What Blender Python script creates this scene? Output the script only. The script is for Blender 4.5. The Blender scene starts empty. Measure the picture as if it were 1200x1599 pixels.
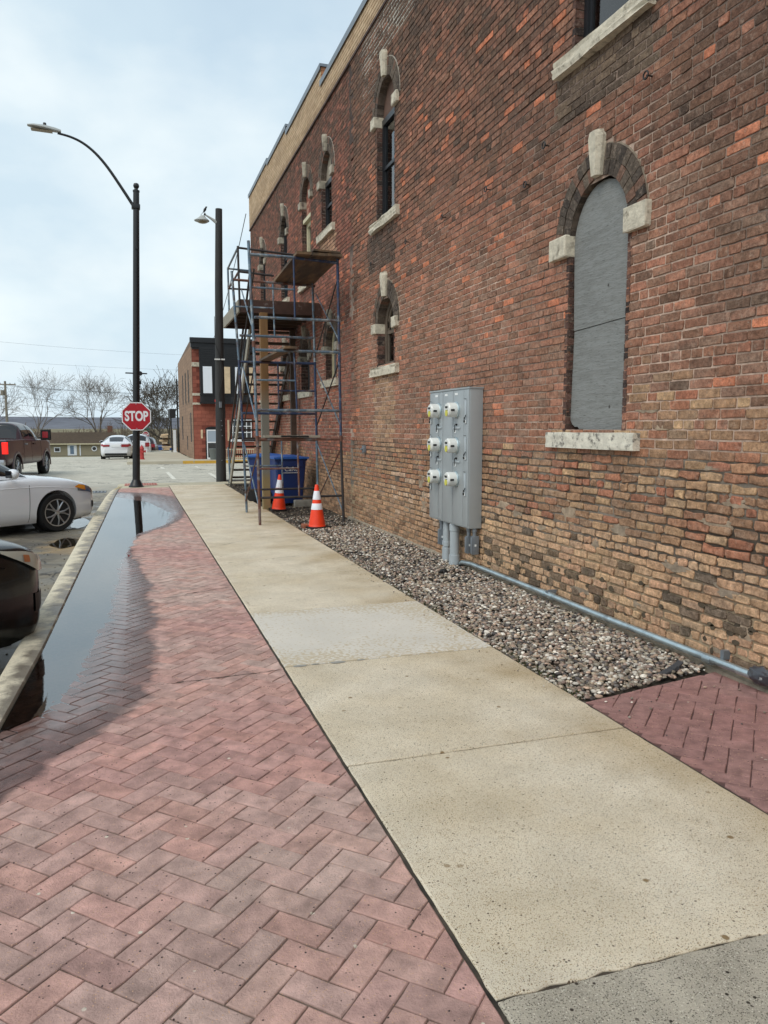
import bpy, bmesh, math, random
import numpy as np
from math import sin, cos, pi, radians, sqrt, atan2
from mathutils import Vector, Matrix, noise as mnoise

S = bpy.context.scene
COL = S.collection
rnd = random.Random(7)

# ------------------------------------------------------------------ camera
F_PX, IW, IH = 1199.0, 1200.0, 1599.0
PITCH, YAW, CAMH = radians(6.259), radians(18.047), 1.6
cd = bpy.data.cameras.new('camera'); cam = bpy.data.objects.new('camera', cd); COL.objects.link(cam)
cd.sensor_fit = 'VERTICAL'; cd.sensor_height = 36.0; cd.lens = 36.0 * F_PX / IH
cd.clip_end = 6000; cd.clip_start = 0.05
cam.location = (0, 0, CAMH)
cam.rotation_euler = (pi / 2 - PITCH, 0, -YAW)
S.camera = cam
FW = np.array([sin(YAW) * cos(PITCH), cos(YAW) * cos(PITCH), -sin(PITCH)])
RT = np.array([cos(YAW), -sin(YAW), 0]); UP = np.cross(RT, FW)
def proj(x, y, z):
    d = np.array([x, y, z - CAMH]); w = d @ FW
    return 600 + F_PX * (d @ RT) / w, 799.5 - F_PX * (d @ UP) / w, w

# ------------------------------------------------------------------ sky, sun, exposure
SUN_EL, SUN_AZ = radians(48), radians(-125)      # azimuth from +Y towards +X
W = bpy.data.worlds.new('World'); S.world = W; W.use_nodes = True
nt = W.node_tree; nt.nodes.clear()
def N(t, **k):
    n = nt.nodes.new(t)
    for a, b in k.items(): setattr(n, a, b)
    return n
out = N('ShaderNodeOutputWorld'); bg = N('ShaderNodeBackground'); bg.inputs[1].default_value = 0.118
sky = N('ShaderNodeTexSky', sky_type='NISHITA'); sky.sun_disc = False
sky.sun_elevation = SUN_EL; sky.sun_rotation = SUN_AZ; sky.air_density = 1.0; sky.dust_density = 1.5; sky.ozone_density = 1.5
tc = N('ShaderNodeTexCoord'); mp = N('ShaderNodeMapping'); mp.inputs['Scale'].default_value = (1.0, 1.0, 1.8)
n1 = N('ShaderNodeTexNoise'); n1.inputs['Scale'].default_value = 1.7; n1.inputs['Detail'].default_value = 5; n1.inputs['Roughness'].default_value = 0.52; n1.inputs['Distortion'].default_value = .35
r1 = N('ShaderNodeMapRange'); r1.inputs['From Min'].default_value = .36; r1.inputs['From Max'].default_value = .62; r1.inputs['To Min'].default_value = .50; r1.inputs['To Max'].default_value = .93
sep = N('ShaderNodeSeparateXYZ'); hz = N('ShaderNodeMapRange'); hz.inputs['From Min'].default_value = 0.0; hz.inputs['From Max'].default_value = .22; hz.inputs['To Min'].default_value = .42; hz.inputs['To Max'].default_value = 0.0
mx1 = N('ShaderNodeMath', operation='ADD'); mx1.use_clamp = True
n2 = N('ShaderNodeTexNoise'); n2.inputs['Scale'].default_value = 4.2; n2.inputs['Detail'].default_value = 6; n2.inputs['Roughness'].default_value = .5
cc = N('ShaderNodeMix', data_type='RGBA'); cc.inputs[6].default_value = (5.3, 6.45, 7.2, 1); cc.inputs[7].default_value = (7.2, 7.9, 8.1, 1)
r2 = N('ShaderNodeMapRange'); r2.inputs['From Min'].default_value = .38; r2.inputs['From Max'].default_value = .66
mx = N('ShaderNodeMix', data_type='RGBA')
skm = N('ShaderNodeMix', data_type='RGBA', blend_type='MULTIPLY'); skm.inputs[0].default_value = 1; skm.inputs[7].default_value = (1.9, 1.85, 1.6, 1)
L = nt.links.new
L(tc.outputs['Generated'], mp.inputs[0]); L(mp.outputs[0], n1.inputs[0]); L(mp.outputs[0], n2.inputs[0]); L(tc.outputs['Generated'], sep.inputs[0])
L(n1.outputs[0], r1.inputs[0]); L(sep.outputs[2], hz.inputs[0]); L(r1.outputs[0], mx1.inputs[0]); L(hz.outputs[0], mx1.inputs[1])
L(n2.outputs[0], r2.inputs[0]); L(r2.outputs[0], cc.inputs[0])
L(sky.outputs[0], skm.inputs[6])
L(mx1.outputs[0], mx.inputs[0]); L(skm.outputs[2], mx.inputs[6]); L(cc.outputs[2], mx.inputs[7])
L(mx.outputs[2], bg.inputs[0]); L(bg.outputs[0], out.inputs[0])
sl = bpy.data.lights.new('sun', 'SUN'); so = bpy.data.objects.new('sun', sl); COL.objects.link(so)
sl.energy = 1.15; sl.angle = radians(30); sl.color = (1.0, .95, .88)
sd = Vector((sin(SUN_AZ) * cos(SUN_EL), cos(SUN_AZ) * cos(SUN_EL), sin(SUN_EL)))
so.rotation_euler = sd.to_track_quat('Z', 'Y').to_euler()
S.view_settings.view_transform = 'Standard'; S.view_settings.look = 'None'; S.view_settings.gamma = 1; S.view_settings.exposure = 0.12
S.view_settings.use_curve_mapping = False
S.render.engine = 'CYCLES'

# ------------------------------------------------------------------ helpers
def lin(r, g, b):
    f = lambda c: (c / 255 / 12.92) if c / 255 <= .04045 else ((c / 255 + .055) / 1.055) ** 2.4
    return (f(r), f(g), f(b))
def mix(a, b, t): return tuple(a[i] * (1 - t) + b[i] * t for i in range(3))
def grade(c, sat, gain):
    g_ = .3 * c[0] + .59 * c[1] + .11 * c[2]
    return tuple(max(0, (g_ + (v - g_) * sat) * gain) for v in c)
def nz(x, y, z=0.0): return mnoise.noise(Vector((x, y, z)))

class MB:
    """collects polygons (with one colour per vertex) into ONE mesh object"""
    def __init__(s): s.v = []; s.f = []; s.c = []; s.w = []; s.hasw = False
    def add(s, vs, fs, col=(1, 1, 1), wet=None):
        o = len(s.v); s.v += [tuple(p) for p in vs]; s.f += [tuple(o + i for i in f) for f in fs]
        if isinstance(col, list): s.c += col
        else: s.c += [col] * len(vs)
        if wet is not None: s.w += wet; s.hasw = True
        else: s.w += [9.0] * len(vs)
        return s
    def box(s, x0, x1, y0, y1, z0, z1, col=(1, 1, 1), bev=0.0):
        if bev <= 0:
            return s.add([(x0, y0, z0), (x1, y0, z0), (x1, y1, z0), (x0, y1, z0), (x0, y0, z1), (x1, y0, z1), (x1, y1, z1), (x0, y1, z1)],
                  [(0, 3, 2, 1), (4, 5, 6, 7), (0, 1, 5, 4), (1, 2, 6, 5), (2, 3, 7, 6), (3, 0, 4, 7)], col)
        bm = bmesh.new(); bmesh.ops.create_cube(bm, size=1)
        for v in bm.verts: v.co = Vector((x0 if v.co.x < 0 else x1, y0 if v.co.y < 0 else y1, z0 if v.co.z < 0 else z1))
        bmesh.ops.bevel(bm, geom=bm.edges[:], offset=bev, segments=2, affect='EDGES', profile=.6)
        return s.bm(bm, col)
    def bm(s, bm, col=(1, 1, 1), M=None):
        bm.verts.index_update()
        vs = [(M @ v.co) if M else v.co.copy() for v in bm.verts]
        fs = [tuple(v.index for v in f.verts) for f in bm.faces]; bm.free()
        return s.add(vs, fs, col)
    def obox(s, c, ax, ay, az, hx, hy, hz, col=(1, 1, 1)):
        c = Vector(c); ax = Vector(ax).normalized() * hx; ay = Vector(ay).normalized() * hy; az = Vector(az).normalized() * hz
        P = [c - ax - ay - az, c + ax - ay - az, c + ax + ay - az, c - ax + ay - az, c - ax - ay + az, c + ax - ay + az, c + ax + ay + az, c - ax + ay + az]
        return s.add(P, [(0, 3, 2, 1), (4, 5, 6, 7), (0, 1, 5, 4), (1, 2, 6, 5), (2, 3, 7, 6), (3, 0, 4, 7)], col)
    def tube(s, pts, r, n=8, col=(1, 1, 1), cap=True):
        pts = [Vector(p) for p in pts]; rs = r if isinstance(r, (list, tuple)) else [r] * len(pts)
        vs = []; up0 = None
        for i, p in enumerate(pts):
            d = (pts[min(i + 1, len(pts) - 1)] - pts[max(i - 1, 0)]).normalized()
            if up0 is None:
                up0 = Vector((0, 0, 1)) if abs(d.z) < .9 else Vector((1, 0, 0))
            a = d.cross(up0).normalized(); b = a.cross(d).normalized(); up0 = b
            for k in range(n):
                t = 2 * pi * k / n; vs.append(p + a * (rs[i] * cos(t)) + b * (rs[i] * sin(t)))
        fs = []
        for i in range(len(pts) - 1):
            for k in range(n):
                fs.append((i * n + k, i * n + (k + 1) % n, (i + 1) * n + (k + 1) % n, (i + 1) * n + k))
        if cap: fs.append(tuple(range(n - 1, -1, -1))); fs.append(tuple((len(pts) - 1) * n + k for k in range(n)))
        return s.add(vs, fs, col)
    def lathe(s, prof, n=20, M=None, col=(1, 1, 1)):
        """prof: (radius, height) pairs around local z"""
        vs = []; fs = []
        for (r, h) in prof:
            for k in range(n):
                t = 2 * pi * k / n; p = Vector((r * cos(t), r * sin(t), h)); vs.append(M @ p if M else p)
        for i in range(len(prof) - 1):
            for k in range(n): fs.append((i * n + k, i * n + (k + 1) % n, (i + 1) * n + (k + 1) % n, (i + 1) * n + k))
        fs.append(tuple(range(n - 1, -1, -1))); fs.append(tuple((len(prof) - 1) * n + k for k in range(n)))
        return s.add(vs, fs, col)
    def prism(s, poly, fn, d0, d1, col=(1, 1, 1)):
        """poly 2-D, fn(u, v, d) -> 3-D point, extruded from d0 to d1"""
        n = len(poly); vs = [fn(u, v, d0) for u, v in poly] + [fn(u, v, d1) for u, v in poly]
        fs = [tuple(range(n)), tuple(range(2 * n - 1, n - 1, -1))] + [(i, n + i, n + (i + 1) % n, (i + 1) % n) for i in range(n)]
        return s.add(vs, fs, col)
    def build(s, name, mat, parent=None, smooth=False, fix=True, **tags):
        me = bpy.data.meshes.new(name); me.from_pydata([tuple(p) for p in s.v], [], s.f)
        a = me.color_attributes.new('col', 'FLOAT_COLOR', 'POINT')
        arr = np.ones((len(s.v), 4), dtype=np.float32); arr[:, :3] = np.array(s.c, dtype=np.float32).reshape(-1, 3); a.data.foreach_set('color', arr.ravel())
        if s.hasw:
            w = me.attributes.new('wet', 'FLOAT', 'POINT'); w.data.foreach_set('value', np.array(s.w, dtype=np.float32))
        if fix:
            b = bmesh.new(); b.from_mesh(me); bmesh.ops.recalc_face_normals(b, faces=b.faces[:]); b.to_mesh(me); b.free()
        if mat: me.materials.append(mat)
        if smooth:
            me.polygons.foreach_set('use_smooth', [True] * len(me.polygons))
            if smooth != 'all':
                try: me.set_sharp_from_angle(angle=radians(38))
                except Exception: pass
        o = bpy.data.objects.new(name, me); COL.objects.link(o)
        if parent: o.parent = parent
        for k, v in tags.items(): o[k] = v
        return o
def empty(name, loc=(0, 0, 0), rz=0, parent=None, **tags):
    o = bpy.data.objects.new(name, None); COL.objects.link(o); o.location = loc; o.rotation_euler = (0, 0, rz)
    o.empty_display_size = .2
    if parent: o.parent = parent
    for k, v in tags.items(): o[k] = v
    return o
def copy_tree(o, parent=None):
    c = o.copy(); COL.objects.link(c); c.parent = parent
    for ch in [x for x in bpy.data.objects if x.parent == o and x != c]: copy_tree(ch, c)
    return c

def mat(name, col=None, rough=.8, attr=False, var=.0, vscale=8, bump=.0, bscale=40, metal=0, spec=.5, c2=None, c2s=3, c2t=(.45, .6), speck=None, coat=0, extra=None, stretch=None):
    """principled material. attr: base from 'col' attribute; var: value mottling; c2: second colour by noise; speck: [(scale, threshold, colour, width)]"""
    m = bpy.data.materials.new(name); m.use_nodes = True; t = m.node_tree; p = t.nodes['Principled BSDF']
    l = t.links.new
    def nn(ty, **k):
        n = t.nodes.new(ty)
        for a, b in k.items(): setattr(n, a, b)
        return n
    g = nn('ShaderNodeNewGeometry'); pos = g.outputs['Position']
    if stretch:
        mpn = nn('ShaderNodeMapping'); mpn.inputs['Scale'].default_value = stretch; l(pos, mpn.inputs[0]); pos = mpn.outputs[0]
    if attr: a = nn('ShaderNodeAttribute'); a.attribute_name = 'col'; c = a.outputs['Color']
    else: a = nn('ShaderNodeRGB'); a.outputs[0].default_value = (*col, 1); c = a.outputs[0]
    def noise(sc, det=4, ro=.6):
        n = nn('ShaderNodeTexNoise'); n.inputs['Scale'].default_value = sc; n.inputs['Detail'].default_value = det; n.inputs['Roughness'].default_value = ro; l(pos, n.inputs[0]); return n.outputs[0]
    def mrange(v, a0, a1, b0=0., b1=1.):
        r = nn('ShaderNodeMapRange'); r.inputs[1].default_value = a0; r.inputs[2].default_value = a1; r.inputs[3].default_value = b0; r.inputs[4].default_value = b1; l(v, r.inputs[0]); return r.outputs[0]
    def mixc(f, x, y, bt='MIX'):
        mm = nn('ShaderNodeMix', data_type='RGBA', blend_type=bt)
        if isinstance(f, (int, float)): mm.inputs[0].default_value = f
        else: l(f, mm.inputs[0])
        for i, q in ((6, x), (7, y)):
            if isinstance(q, tuple): mm.inputs[i].default_value = (*q[:3], 1)
            else: l(q, mm.inputs[i])
        return mm.outputs[2]
    if c2: c = mixc(mrange(noise(c2s), *c2t), c, c2)
    if var:
        v1 = mrange(noise(vscale, 6), .3, .7, 1 - var, 1 + var); cm = nn('ShaderNodeCombineColor')
        for i in range(3): l(v1, cm.inputs[i])
        c = mixc(1., c, cm.outputs[0], 'MULTIPLY')
    for (sc, th, sc_col, wd) in (speck or []):
        vn = nn('ShaderNodeTexVoronoi'); vn.inputs['Scale'].default_value = sc; l(pos, vn.inputs[0])
        sp = nn('ShaderNodeSeparateColor'); l(vn.outputs['Color'], sp.inputs[0])
        f1 = mrange(sp.outputs[0], th, th + .01); f2 = mrange(vn.outputs['Distance'], wd, wd * .7)
        mu = nn('ShaderNodeMath', operation='MULTIPLY'); l(f1, mu.inputs[0]); l(f2, mu.inputs[1])
        c = mixc(mu.outputs[0], c, sc_col)
    rgh = None
    nodes = dict(t=t, l=l, nn=nn, noise=noise, mrange=mrange, mixc=mixc, pos=pos, g=g, p=p)
    p.inputs['Roughness'].default_value = rough
    if extra: c = extra(c, nodes)
    l(c, p.inputs['Base Color']); p.inputs['Metallic'].default_value = metal; p.inputs['Specular IOR Level'].default_value = spec
    if coat: p.inputs['Coat Weight'].default_value = coat; p.inputs['Coat Roughness'].default_value = .04
    if bump:
        b = nn('ShaderNodeBump'); b.inputs['Strength'].default_value = bump; b.inputs['Distance'].default_value = .01
        l(noise(bscale, 6, .65), b.inputs['Height'])
        if 'deep' in nodes: l(mrange(nodes['deep'], 0, .8, bump, bump * .06), b.inputs['Strength'])
        if not p.inputs['Normal'].is_linked: l(b.outputs[0], p.inputs['Normal'])
    return m

# ------------------------------------------------------------------ materials
def wet_extra(c, n):
    nn, l = n['nn'], n['l']
    a = nn('ShaderNodeAttribute'); a.attribute_name = 'wet'
    no = n['mrange'](n['noise'](5.0, 5), .3, .7, -.12, .12)
    ad = nn('ShaderNodeMath', operation='ADD'); l(a.outputs['Fac'], ad.inputs[0]); l(no, ad.inputs[1])
    w = n['mrange'](ad.outputs[0], .05, -.08)           # 1 = wet
    deep = n['mrange'](ad.outputs[0], -.05, -.85); n['deep'] = deep
    c2 = n['mixc'](w, c, n['mixc'](1., c, (.32, .30, .30), 'MULTIPLY'))
    rr = nn('ShaderNodeMix', data_type='FLOAT'); l(w, rr.inputs[0]); rr.inputs[2].default_value = .82
    r3 = nn('ShaderNodeMix', data_type='FLOAT'); l(deep, r3.inputs[0]); r3.inputs[2].default_value = .38; r3.inputs[3].default_value = .035
    l(r3.outputs[0], rr.inputs[3]); l(rr.outputs[0], n['p'].inputs['Roughness'])
    return c2
def soot_extra(c, n):
    # fine pits plus pale lime bloom on the brick face
    f = n['mrange'](n['noise'](70, 6, .75), .50, .66, 0, .75)
    c = n['mixc'](f, c, n['mixc'](1., c, (.45, .43, .45), 'MULTIPLY'))
    f2 = n['mrange'](n['noise'](24, 7, .8), .54, .72, 0, .55)
    c = n['mixc'](f2, c, lin(196, 176, 158))
    f3 = n['mrange'](n['noise'](9, 7, .75), .50, .70, 0, .55); c = n['mixc'](f3, c, n['mixc'](1., c, (.50, .47, .47), 'MULTIPLY'))
    f4 = n['mrange'](n['noise'](150, 3, .7), .60, .72, 0, .5); return n['mixc'](f4, c, lin(176, 140, 118))
M_brick = mat('old brick', attr=True, rough=.93, var=.38, vscale=26, bump=1.0, bscale=60, spec=.2, extra=soot_extra)
M_mortar = mat('mortar', attr=True, rough=.95, var=.30, vscale=14, bump=.8, bscale=60, spec=.15)
M_tanbrick = mat('painted tan brick', attr=True, rough=.85, var=.14, vscale=9, bump=.4, bscale=60, spec=.3)
M_paver = mat('stamped paver', attr=True, rough=.8, var=.30, vscale=11, bump=.8, bscale=120, spec=.45,
              speck=[(170, .93, lin(208, 168, 138), .45), (95, .965, lin(60, 45, 45), .4), (33, .985, lin(224, 214, 196), .28)], extra=wet_extra)
M_joint = mat('paver joint', attr=True, rough=.85, var=.3, vscale=25, bump=.6, bscale=150, extra=wet_extra)
AGG = [(260, .60, lin(176, 150, 112), .5), (230, .70, lin(232, 224, 200), .5), (200, .86, lin(112, 92, 72), .45), (90, .965, lin(96, 80, 64), .4), (22, .975, lin(150, 128, 96), .32)]
def slab_extra(c, n):
    f = n['mrange'](n['noise'](1.1, 4, .55), .42, .66, 0, .65)
    c = n['mixc'](f, c, n['mixc'](1., c, (.80, .74, .63), 'MULTIPLY'))
    s = n['nn']('ShaderNodeSeparateXYZ'); n['l'](n['g'].outputs['Position'], s.inputs[0])
    a = n['nn']('ShaderNodeMath', operation='ADD'); n['l'](s.outputs[0], a.inputs[0]); n['l'](n['mrange'](n['noise'](1.4, 4), .3, .7, -.45, .45), a.inputs[1])
    return n['mixc'](n['mrange'](a.outputs[0], 1.9, 2.7, 0, .8), c, n['mixc'](1., c, (.70, .62, .50), 'MULTIPLY'))
M_conc = mat('exposed aggregate concrete', lin(226, 215, 194), rough=.9, var=.12, vscale=3, bump=.55, bscale=220, spec=.3, speck=AGG, extra=slab_extra)
M_conc_near = mat('grey coarse concrete', lin(190, 181, 164), rough=.92, var=.25, vscale=4, bump=.9, bscale=160, spec=.25,
                  speck=[(240, .66, lin(212, 204, 184), .5), (210, .72, lin(90, 84, 74), .5), (160, .9, lin(228, 222, 206), .45), (60, .96, lin(70, 62, 54), .4)])
def flake_extra(c, n):
    mpn = n['nn']('ShaderNodeMapping'); mpn.inputs['Scale'].default_value = (1, 1.3, 1); n['l'](n['pos'], mpn.inputs[0])
    v = n['nn']('ShaderNodeTexNoise'); v.inputs['Scale'].default_value = 34; v.inputs['Detail'].default_value = 2; n['l'](mpn.outputs[0], v.inputs[0])
    # worn ring near the slab edges
    s = n['nn']('ShaderNodeSeparateXYZ'); n['l'](n['g'].outputs['Position'], s.inputs[0])
    def d(o, cen, half):
        a = n['nn']('ShaderNodeMath', operation='SUBTRACT'); n['l'](o, a.inputs[0]); a.inputs[1].default_value = cen
        b = n['nn']('ShaderNodeMath', operation='ABSOLUTE'); n['l'](a.outputs[0], b.inputs[0])
        q = n['nn']('ShaderNodeMath', operation='DIVIDE'); n['l'](b.outputs[0], q.inputs[0]); q.inputs[1].default_value = half
        return q.outputs[0]
    m2 = n['nn']('ShaderNodeMath', operation='MAXIMUM'); n['l'](d(s.outputs[0], 1.55, 1.0), m2.inputs[0]); n['l'](d(s.outputs[1], 5.80, .82), m2.inputs[1])
    big = n['mrange'](n['noise'](1.7, 3), .3, .7, -.35, .35)
    ad = n['nn']('ShaderNodeMath', operation='ADD'); n['l'](m2.outputs[0], ad.inputs[0]); n['l'](big, ad.inputs[1])
    ring = n['mrange'](ad.outputs[0], .45, .95, 0, .17)
    a3 = n['nn']('ShaderNodeMath', operation='ADD'); n['l'](v.outputs[0], a3.inputs[0]); n['l'](ring, a3.inputs[1])
    f = n['mrange'](a3.outputs[0], .625, .65)
    return n['mixc'](f, c, lin(198, 184, 158))
M_conc_pale = mat('worn skimmed concrete', lin(214, 208, 196), rough=.8, var=.06, vscale=2.5, bump=.25, bscale=120, spec=.3, extra=flake_extra)
M_kerb = mat('kerb concrete', attr=True, rough=.85, var=.16, vscale=7, bump=.5, bscale=120, spec=.35, speck=[(150, .9, lin(120, 104, 84), .45), (70, .97, lin(70, 62, 52), .35)], extra=wet_extra)
M_apron = mat('pale apron concrete', lin(196, 188, 162), rough=.85, var=.10, vscale=1.5, bump=.3, bscale=60)
M_farwalk = mat('far pavement concrete', lin(186, 178, 158), rough=.85, var=.14, vscale=.8, bump=.3, bscale=30)
def road_extra(c, n):
    # near the kerb: wet dark grit, brown broken patch, cracks
    s = n['nn']('ShaderNodeSeparateXYZ'); n['l'](n['g'].outputs['Position'], s.inputs[0])
    near = n['mrange'](s.outputs[1], 27, 19)
    nzz = n['mrange'](n['noise'](1.3, 5), .35, .65, 0, 1)
    dark = n['mixc'](nzz, lin(92, 88, 82), lin(134, 126, 110))
    c = n['mixc'](near, c, dark)
    br = n['mrange'](n['noise'](.55, 4, .6), .54, .62, 0, .8)
    mu = n['nn']('ShaderNodeMath', operation='MULTIPLY'); n['l'](near, mu.inputs[0]); n['l'](br, mu.inputs[1])
    c = n['mixc'](mu.outputs[0], c, lin(158, 134, 98))
    v = n['nn']('ShaderNodeTexVoronoi', feature='DISTANCE_TO_EDGE'); v.inputs['Scale'].default_value = 1.9
    wn = n['nn']('ShaderNodeTexNoise'); wn.inputs['Scale'].default_value = 3; wn.inputs['Detail'].default_value = 4; n['l'](n['pos'], wn.inputs[0])
    mm = n['nn']('ShaderNodeMix', data_type='VECTOR'); mm.inputs[0].default_value = .28; n['l'](n['pos'], mm.inputs[4]); n['l'](wn.outputs['Color'], mm.inputs[5]); n['l'](mm.outputs[1], v.inputs[0])
    cr = n['mrange'](v.outputs['Distance'], .022, .008)
    gate = n['mrange'](n['noise'](.35, 2), .46, .56)
    m4 = n['nn']('ShaderNodeMath', operation='MULTIPLY'); n['l'](cr, m4.inputs[0]); n['l'](gate, m4.inputs[1])
    c = n['mixc'](m4.outputs[0], c, lin(60, 56, 50))
    rr = n['nn']('ShaderNodeMix', data_type='FLOAT'); n['l'](near, rr.inputs[0]); rr.inputs[2].default_value = .85
    r5 = n['mrange'](n['noise'](2.1, 4), .42, .58, .30, .75); n['l'](r5, rr.inputs[3]); n['l'](rr.outputs[0], n['p'].inputs['Roughness'])
    return c
M_road = mat('worn grey road', lin(192, 187, 172), rough=.85, var=.20, vscale=2.2, bump=.8, bscale=70, spec=.35, speck=[(60, .85, lin(112, 106, 94), .45), (75, .9, lin(196, 190, 172), .45)], extra=road_extra)
M_paint = mat('worn white paint', lin(222, 218, 204), rough=.8, var=.15, vscale=6, c2=lin(165, 160, 146), c2s=9, c2t=(.56, .66))
M_yellow = mat('worn yellow paint', lin(205, 160, 62), rough=.8, var=.18, vscale=4, c2=lin(170, 160, 140), c2s=5, c2t=(.58, .7))
M_soil = mat('dark soil', lin(74, 66, 56), rough=.95, var=.45, vscale=9, bump=1, bscale=40, c2=lin(48, 44, 38), c2s=6)
M_ground = mat('dry grassy ground', lin(128, 118, 88), rough=.95, var=.25, vscale=.3, c2=lin(104, 96, 66), c2s=.08)
M_gravel = mat('river gravel', attr=True, rough=.7, var=.22, vscale=60, bump=.3, bscale=160, spec=.35)
M_stone = mat('weathered limestone', lin(206, 197, 178), rough=.9, var=.22, vscale=16, bump=.9, bscale=45, c2=lin(120, 112, 98), c2s=11, c2t=(.56, .74), spec=.2)
M_stone2 = mat('sooty limestone', lin(172, 164, 148), rough=.9, var=.3, vscale=9, bump=.9, bscale=30, c2=lin(104, 96, 88), c2s=8, c2t=(.5, .68), spec=.2)
def sillx(c, n):
    f = n['mrange'](n['noise'](13, 6, .7), .52, .62, 0, .85); return n['mixc'](f, c, lin(96, 92, 88))
M_sillw = mat('whitewashed stone', lin(218, 212, 196), rough=.9, var=.2, vscale=14, bump=.8, bscale=50, extra=sillx)
def ply_extra(c, n):
    nn, l = n['nn'], n['l']
    mpn = nn('ShaderNodeMapping'); mpn.inputs['Scale'].default_value = (1, 1, 9); l(n['g'].outputs['Position'], mpn.inputs[0])
    w = nn('ShaderNodeTexNoise'); w.inputs['Scale'].default_value = 3.2; w.inputs['Detail'].default_value = 7; w.inputs['Distortion'].default_value = 1.6; l(mpn.outputs[0], w.inputs[0])
    w2 = nn('ShaderNodeTexNoise'); w2.inputs['Scale'].default_value = 22; w2.inputs['Detail'].default_value = 3; l(mpn.outputs[0], w2.inputs[0])
    f = n['mrange'](w.outputs[0], .40, .60, 0, .8); f1 = n['mrange'](w2.outputs[0], .58, .7, 0, .6)
    c = n['mixc'](f, c, lin(138, 140, 138)); c = n['mixc'](f1, c, lin(70, 72, 70))
    b = nn('ShaderNodeBump'); b.inputs['Strength'].default_value = .55; b.inputs['Distance'].default_value = .006
    ad = nn('ShaderNodeMath', operation='ADD'); l(w.outputs[0], ad.inputs[0]); l(w2.outputs[0], ad.inputs[1]); l(ad.outputs[0], b.inputs['Height']); l(b.outputs[0], n['p'].inputs['Normal'])
    v = nn('ShaderNodeTexVoronoi'); v.inputs['Scale'].default_value = 3.1; l(n['g'].outputs['Position'], v.inputs[0])
    k = n['mrange'](v.outputs['Distance'], .05, .035); return n['mixc'](k, c, lin(70, 68, 64))
M_ply = mat('grey painted plywood', lin(126, 127, 124), rough=.85, var=.12, vscale=5, extra=ply_extra)
M_black = mat('black satin paint', lin(26, 27, 29), rough=.38, var=.15, vscale=5, spec=.5)
M_frame = mat('black window frame', lin(34, 36, 40), rough=.4)
M_cream = mat('cream painted timber', lin(206, 196, 164), rough=.7, var=.12, vscale=9)
M_oldwood = mat('old brown window timber', lin(96, 84, 72), rough=.85, var=.25, vscale=12, bump=.4, bscale=40, stretch=(1, 1, .2))
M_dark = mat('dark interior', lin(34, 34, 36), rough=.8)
M_boarddark = mat('dark board', lin(58, 58, 58), rough=.7, var=.15, vscale=3)
M_metalcap = mat('grey metal coping', lin(128, 134, 140), rough=.45, metal=.6, var=.1, vscale=4)
M_cab = mat('grey enamelled steel', lin(162, 168, 170), rough=.42, metal=.15, var=.05, vscale=2, spec=.5)
M_cabline = mat('dark panel seam', lin(70, 76, 80), rough=.6)
M_pvc = mat('grey pvc conduit', lin(172, 180, 184), rough=.45, var=.06, vscale=5)
M_galv = mat('galvanised pipe', lin(190, 204, 208), rough=.32, metal=.75, var=.12, vscale=9, c2=lin(150, 160, 164), c2s=6, c2t=(.5, .7))
M_fit = mat('grey cast fitting', lin(128, 134, 140), rough=.5, metal=.4, var=.12, vscale=14)
M_meter = mat('milky meter cover', lin(226, 227, 222), rough=.22, var=.05, vscale=6, spec=.6)
M_yel = mat('yellow meter label', lin(206, 200, 84), rough=.6)
M_white = mat('white label', lin(232, 234, 232), rough=.6)
M_blk = mat('black plastic', lin(24, 24, 24), rough=.5)
def tubex(c, n):
    f = n['mrange'](n['noise'](6, 6, .7), .52, .66, 0, .9); return n['mixc'](f, c, lin(92, 66, 54))
M_tblue = mat('chipped blue steel tube', lin(46, 62, 92), rough=.5, metal=.2, var=.25, vscale=10, c2=lin(110, 122, 136), c2s=9, c2t=(.56, .68), extra=tubex)
M_tgrey = mat('blue grey steel tube', lin(100, 120, 136), rough=.45, metal=.4, var=.22, vscale=8, c2=lin(156, 164, 166), c2s=7, c2t=(.5, .65), extra=tubex)
M_trust = mat('rusty steel tube', lin(112, 78, 66), rough=.8, metal=.2, var=.3, vscale=12, c2=lin(120, 122, 124), c2s=6, c2t=(.5, .66))
M_tdark = mat('dark steel tube', lin(62, 58, 58), rough=.6, metal=.3, var=.25, vscale=10)
M_plank = mat('weathered plank', lin(118, 94, 70), rough=.9, var=.3, vscale=9, bump=.5, bscale=30, stretch=(1, .2, 1), c2=lin(84, 72, 60), c2s=5)
M_plankg = mat('grey plank', lin(150, 144, 130), rough=.9, var=.2, vscale=9, stretch=(.2, 1, 1))
M_tread = mat('dark stained tread', lin(74, 58, 46), rough=.8, var=.3, vscale=8, stretch=(.3, 1, 1), bump=.4)
def postx(c, n):
    s = n['nn']('ShaderNodeSeparateXYZ'); n['l'](n['g'].outputs['Position'], s.inputs[0])
    f = n['mrange'](s.outputs[2], 2.4, 1.9); c = n['mixc'](f, c, lin(124, 122, 112))
    f = n['mrange'](s.outputs[2], .75, .6); return n['mixc'](f, c, lin(140, 124, 88))
M_post = mat('timber post', lin(130, 98, 62), rough=.85, var=.2, vscale=9, stretch=(1, 1, .15), extra=postx)
M_fascia = mat('rust brown fascia', lin(70, 48, 40), rough=.8, var=.4, vscale=5, bump=.4, c2=lin(96, 88, 84), c2s=5, c2t=(.6, .7))
M_orange = mat('orange cone plastic', lin(246, 66, 26), rough=.45, var=.06, vscale=9)
M_refl = mat('white reflective band', lin(232, 234, 240), rough=.4, var=.05, vscale=20)
M_bin = mat('blue plastic', lin(26, 52, 108), rough=.4, var=.08, vscale=4)
M_binlid = mat('light blue plastic lid', lin(40, 96, 176), rough=.38, var=.06, vscale=4)
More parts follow.
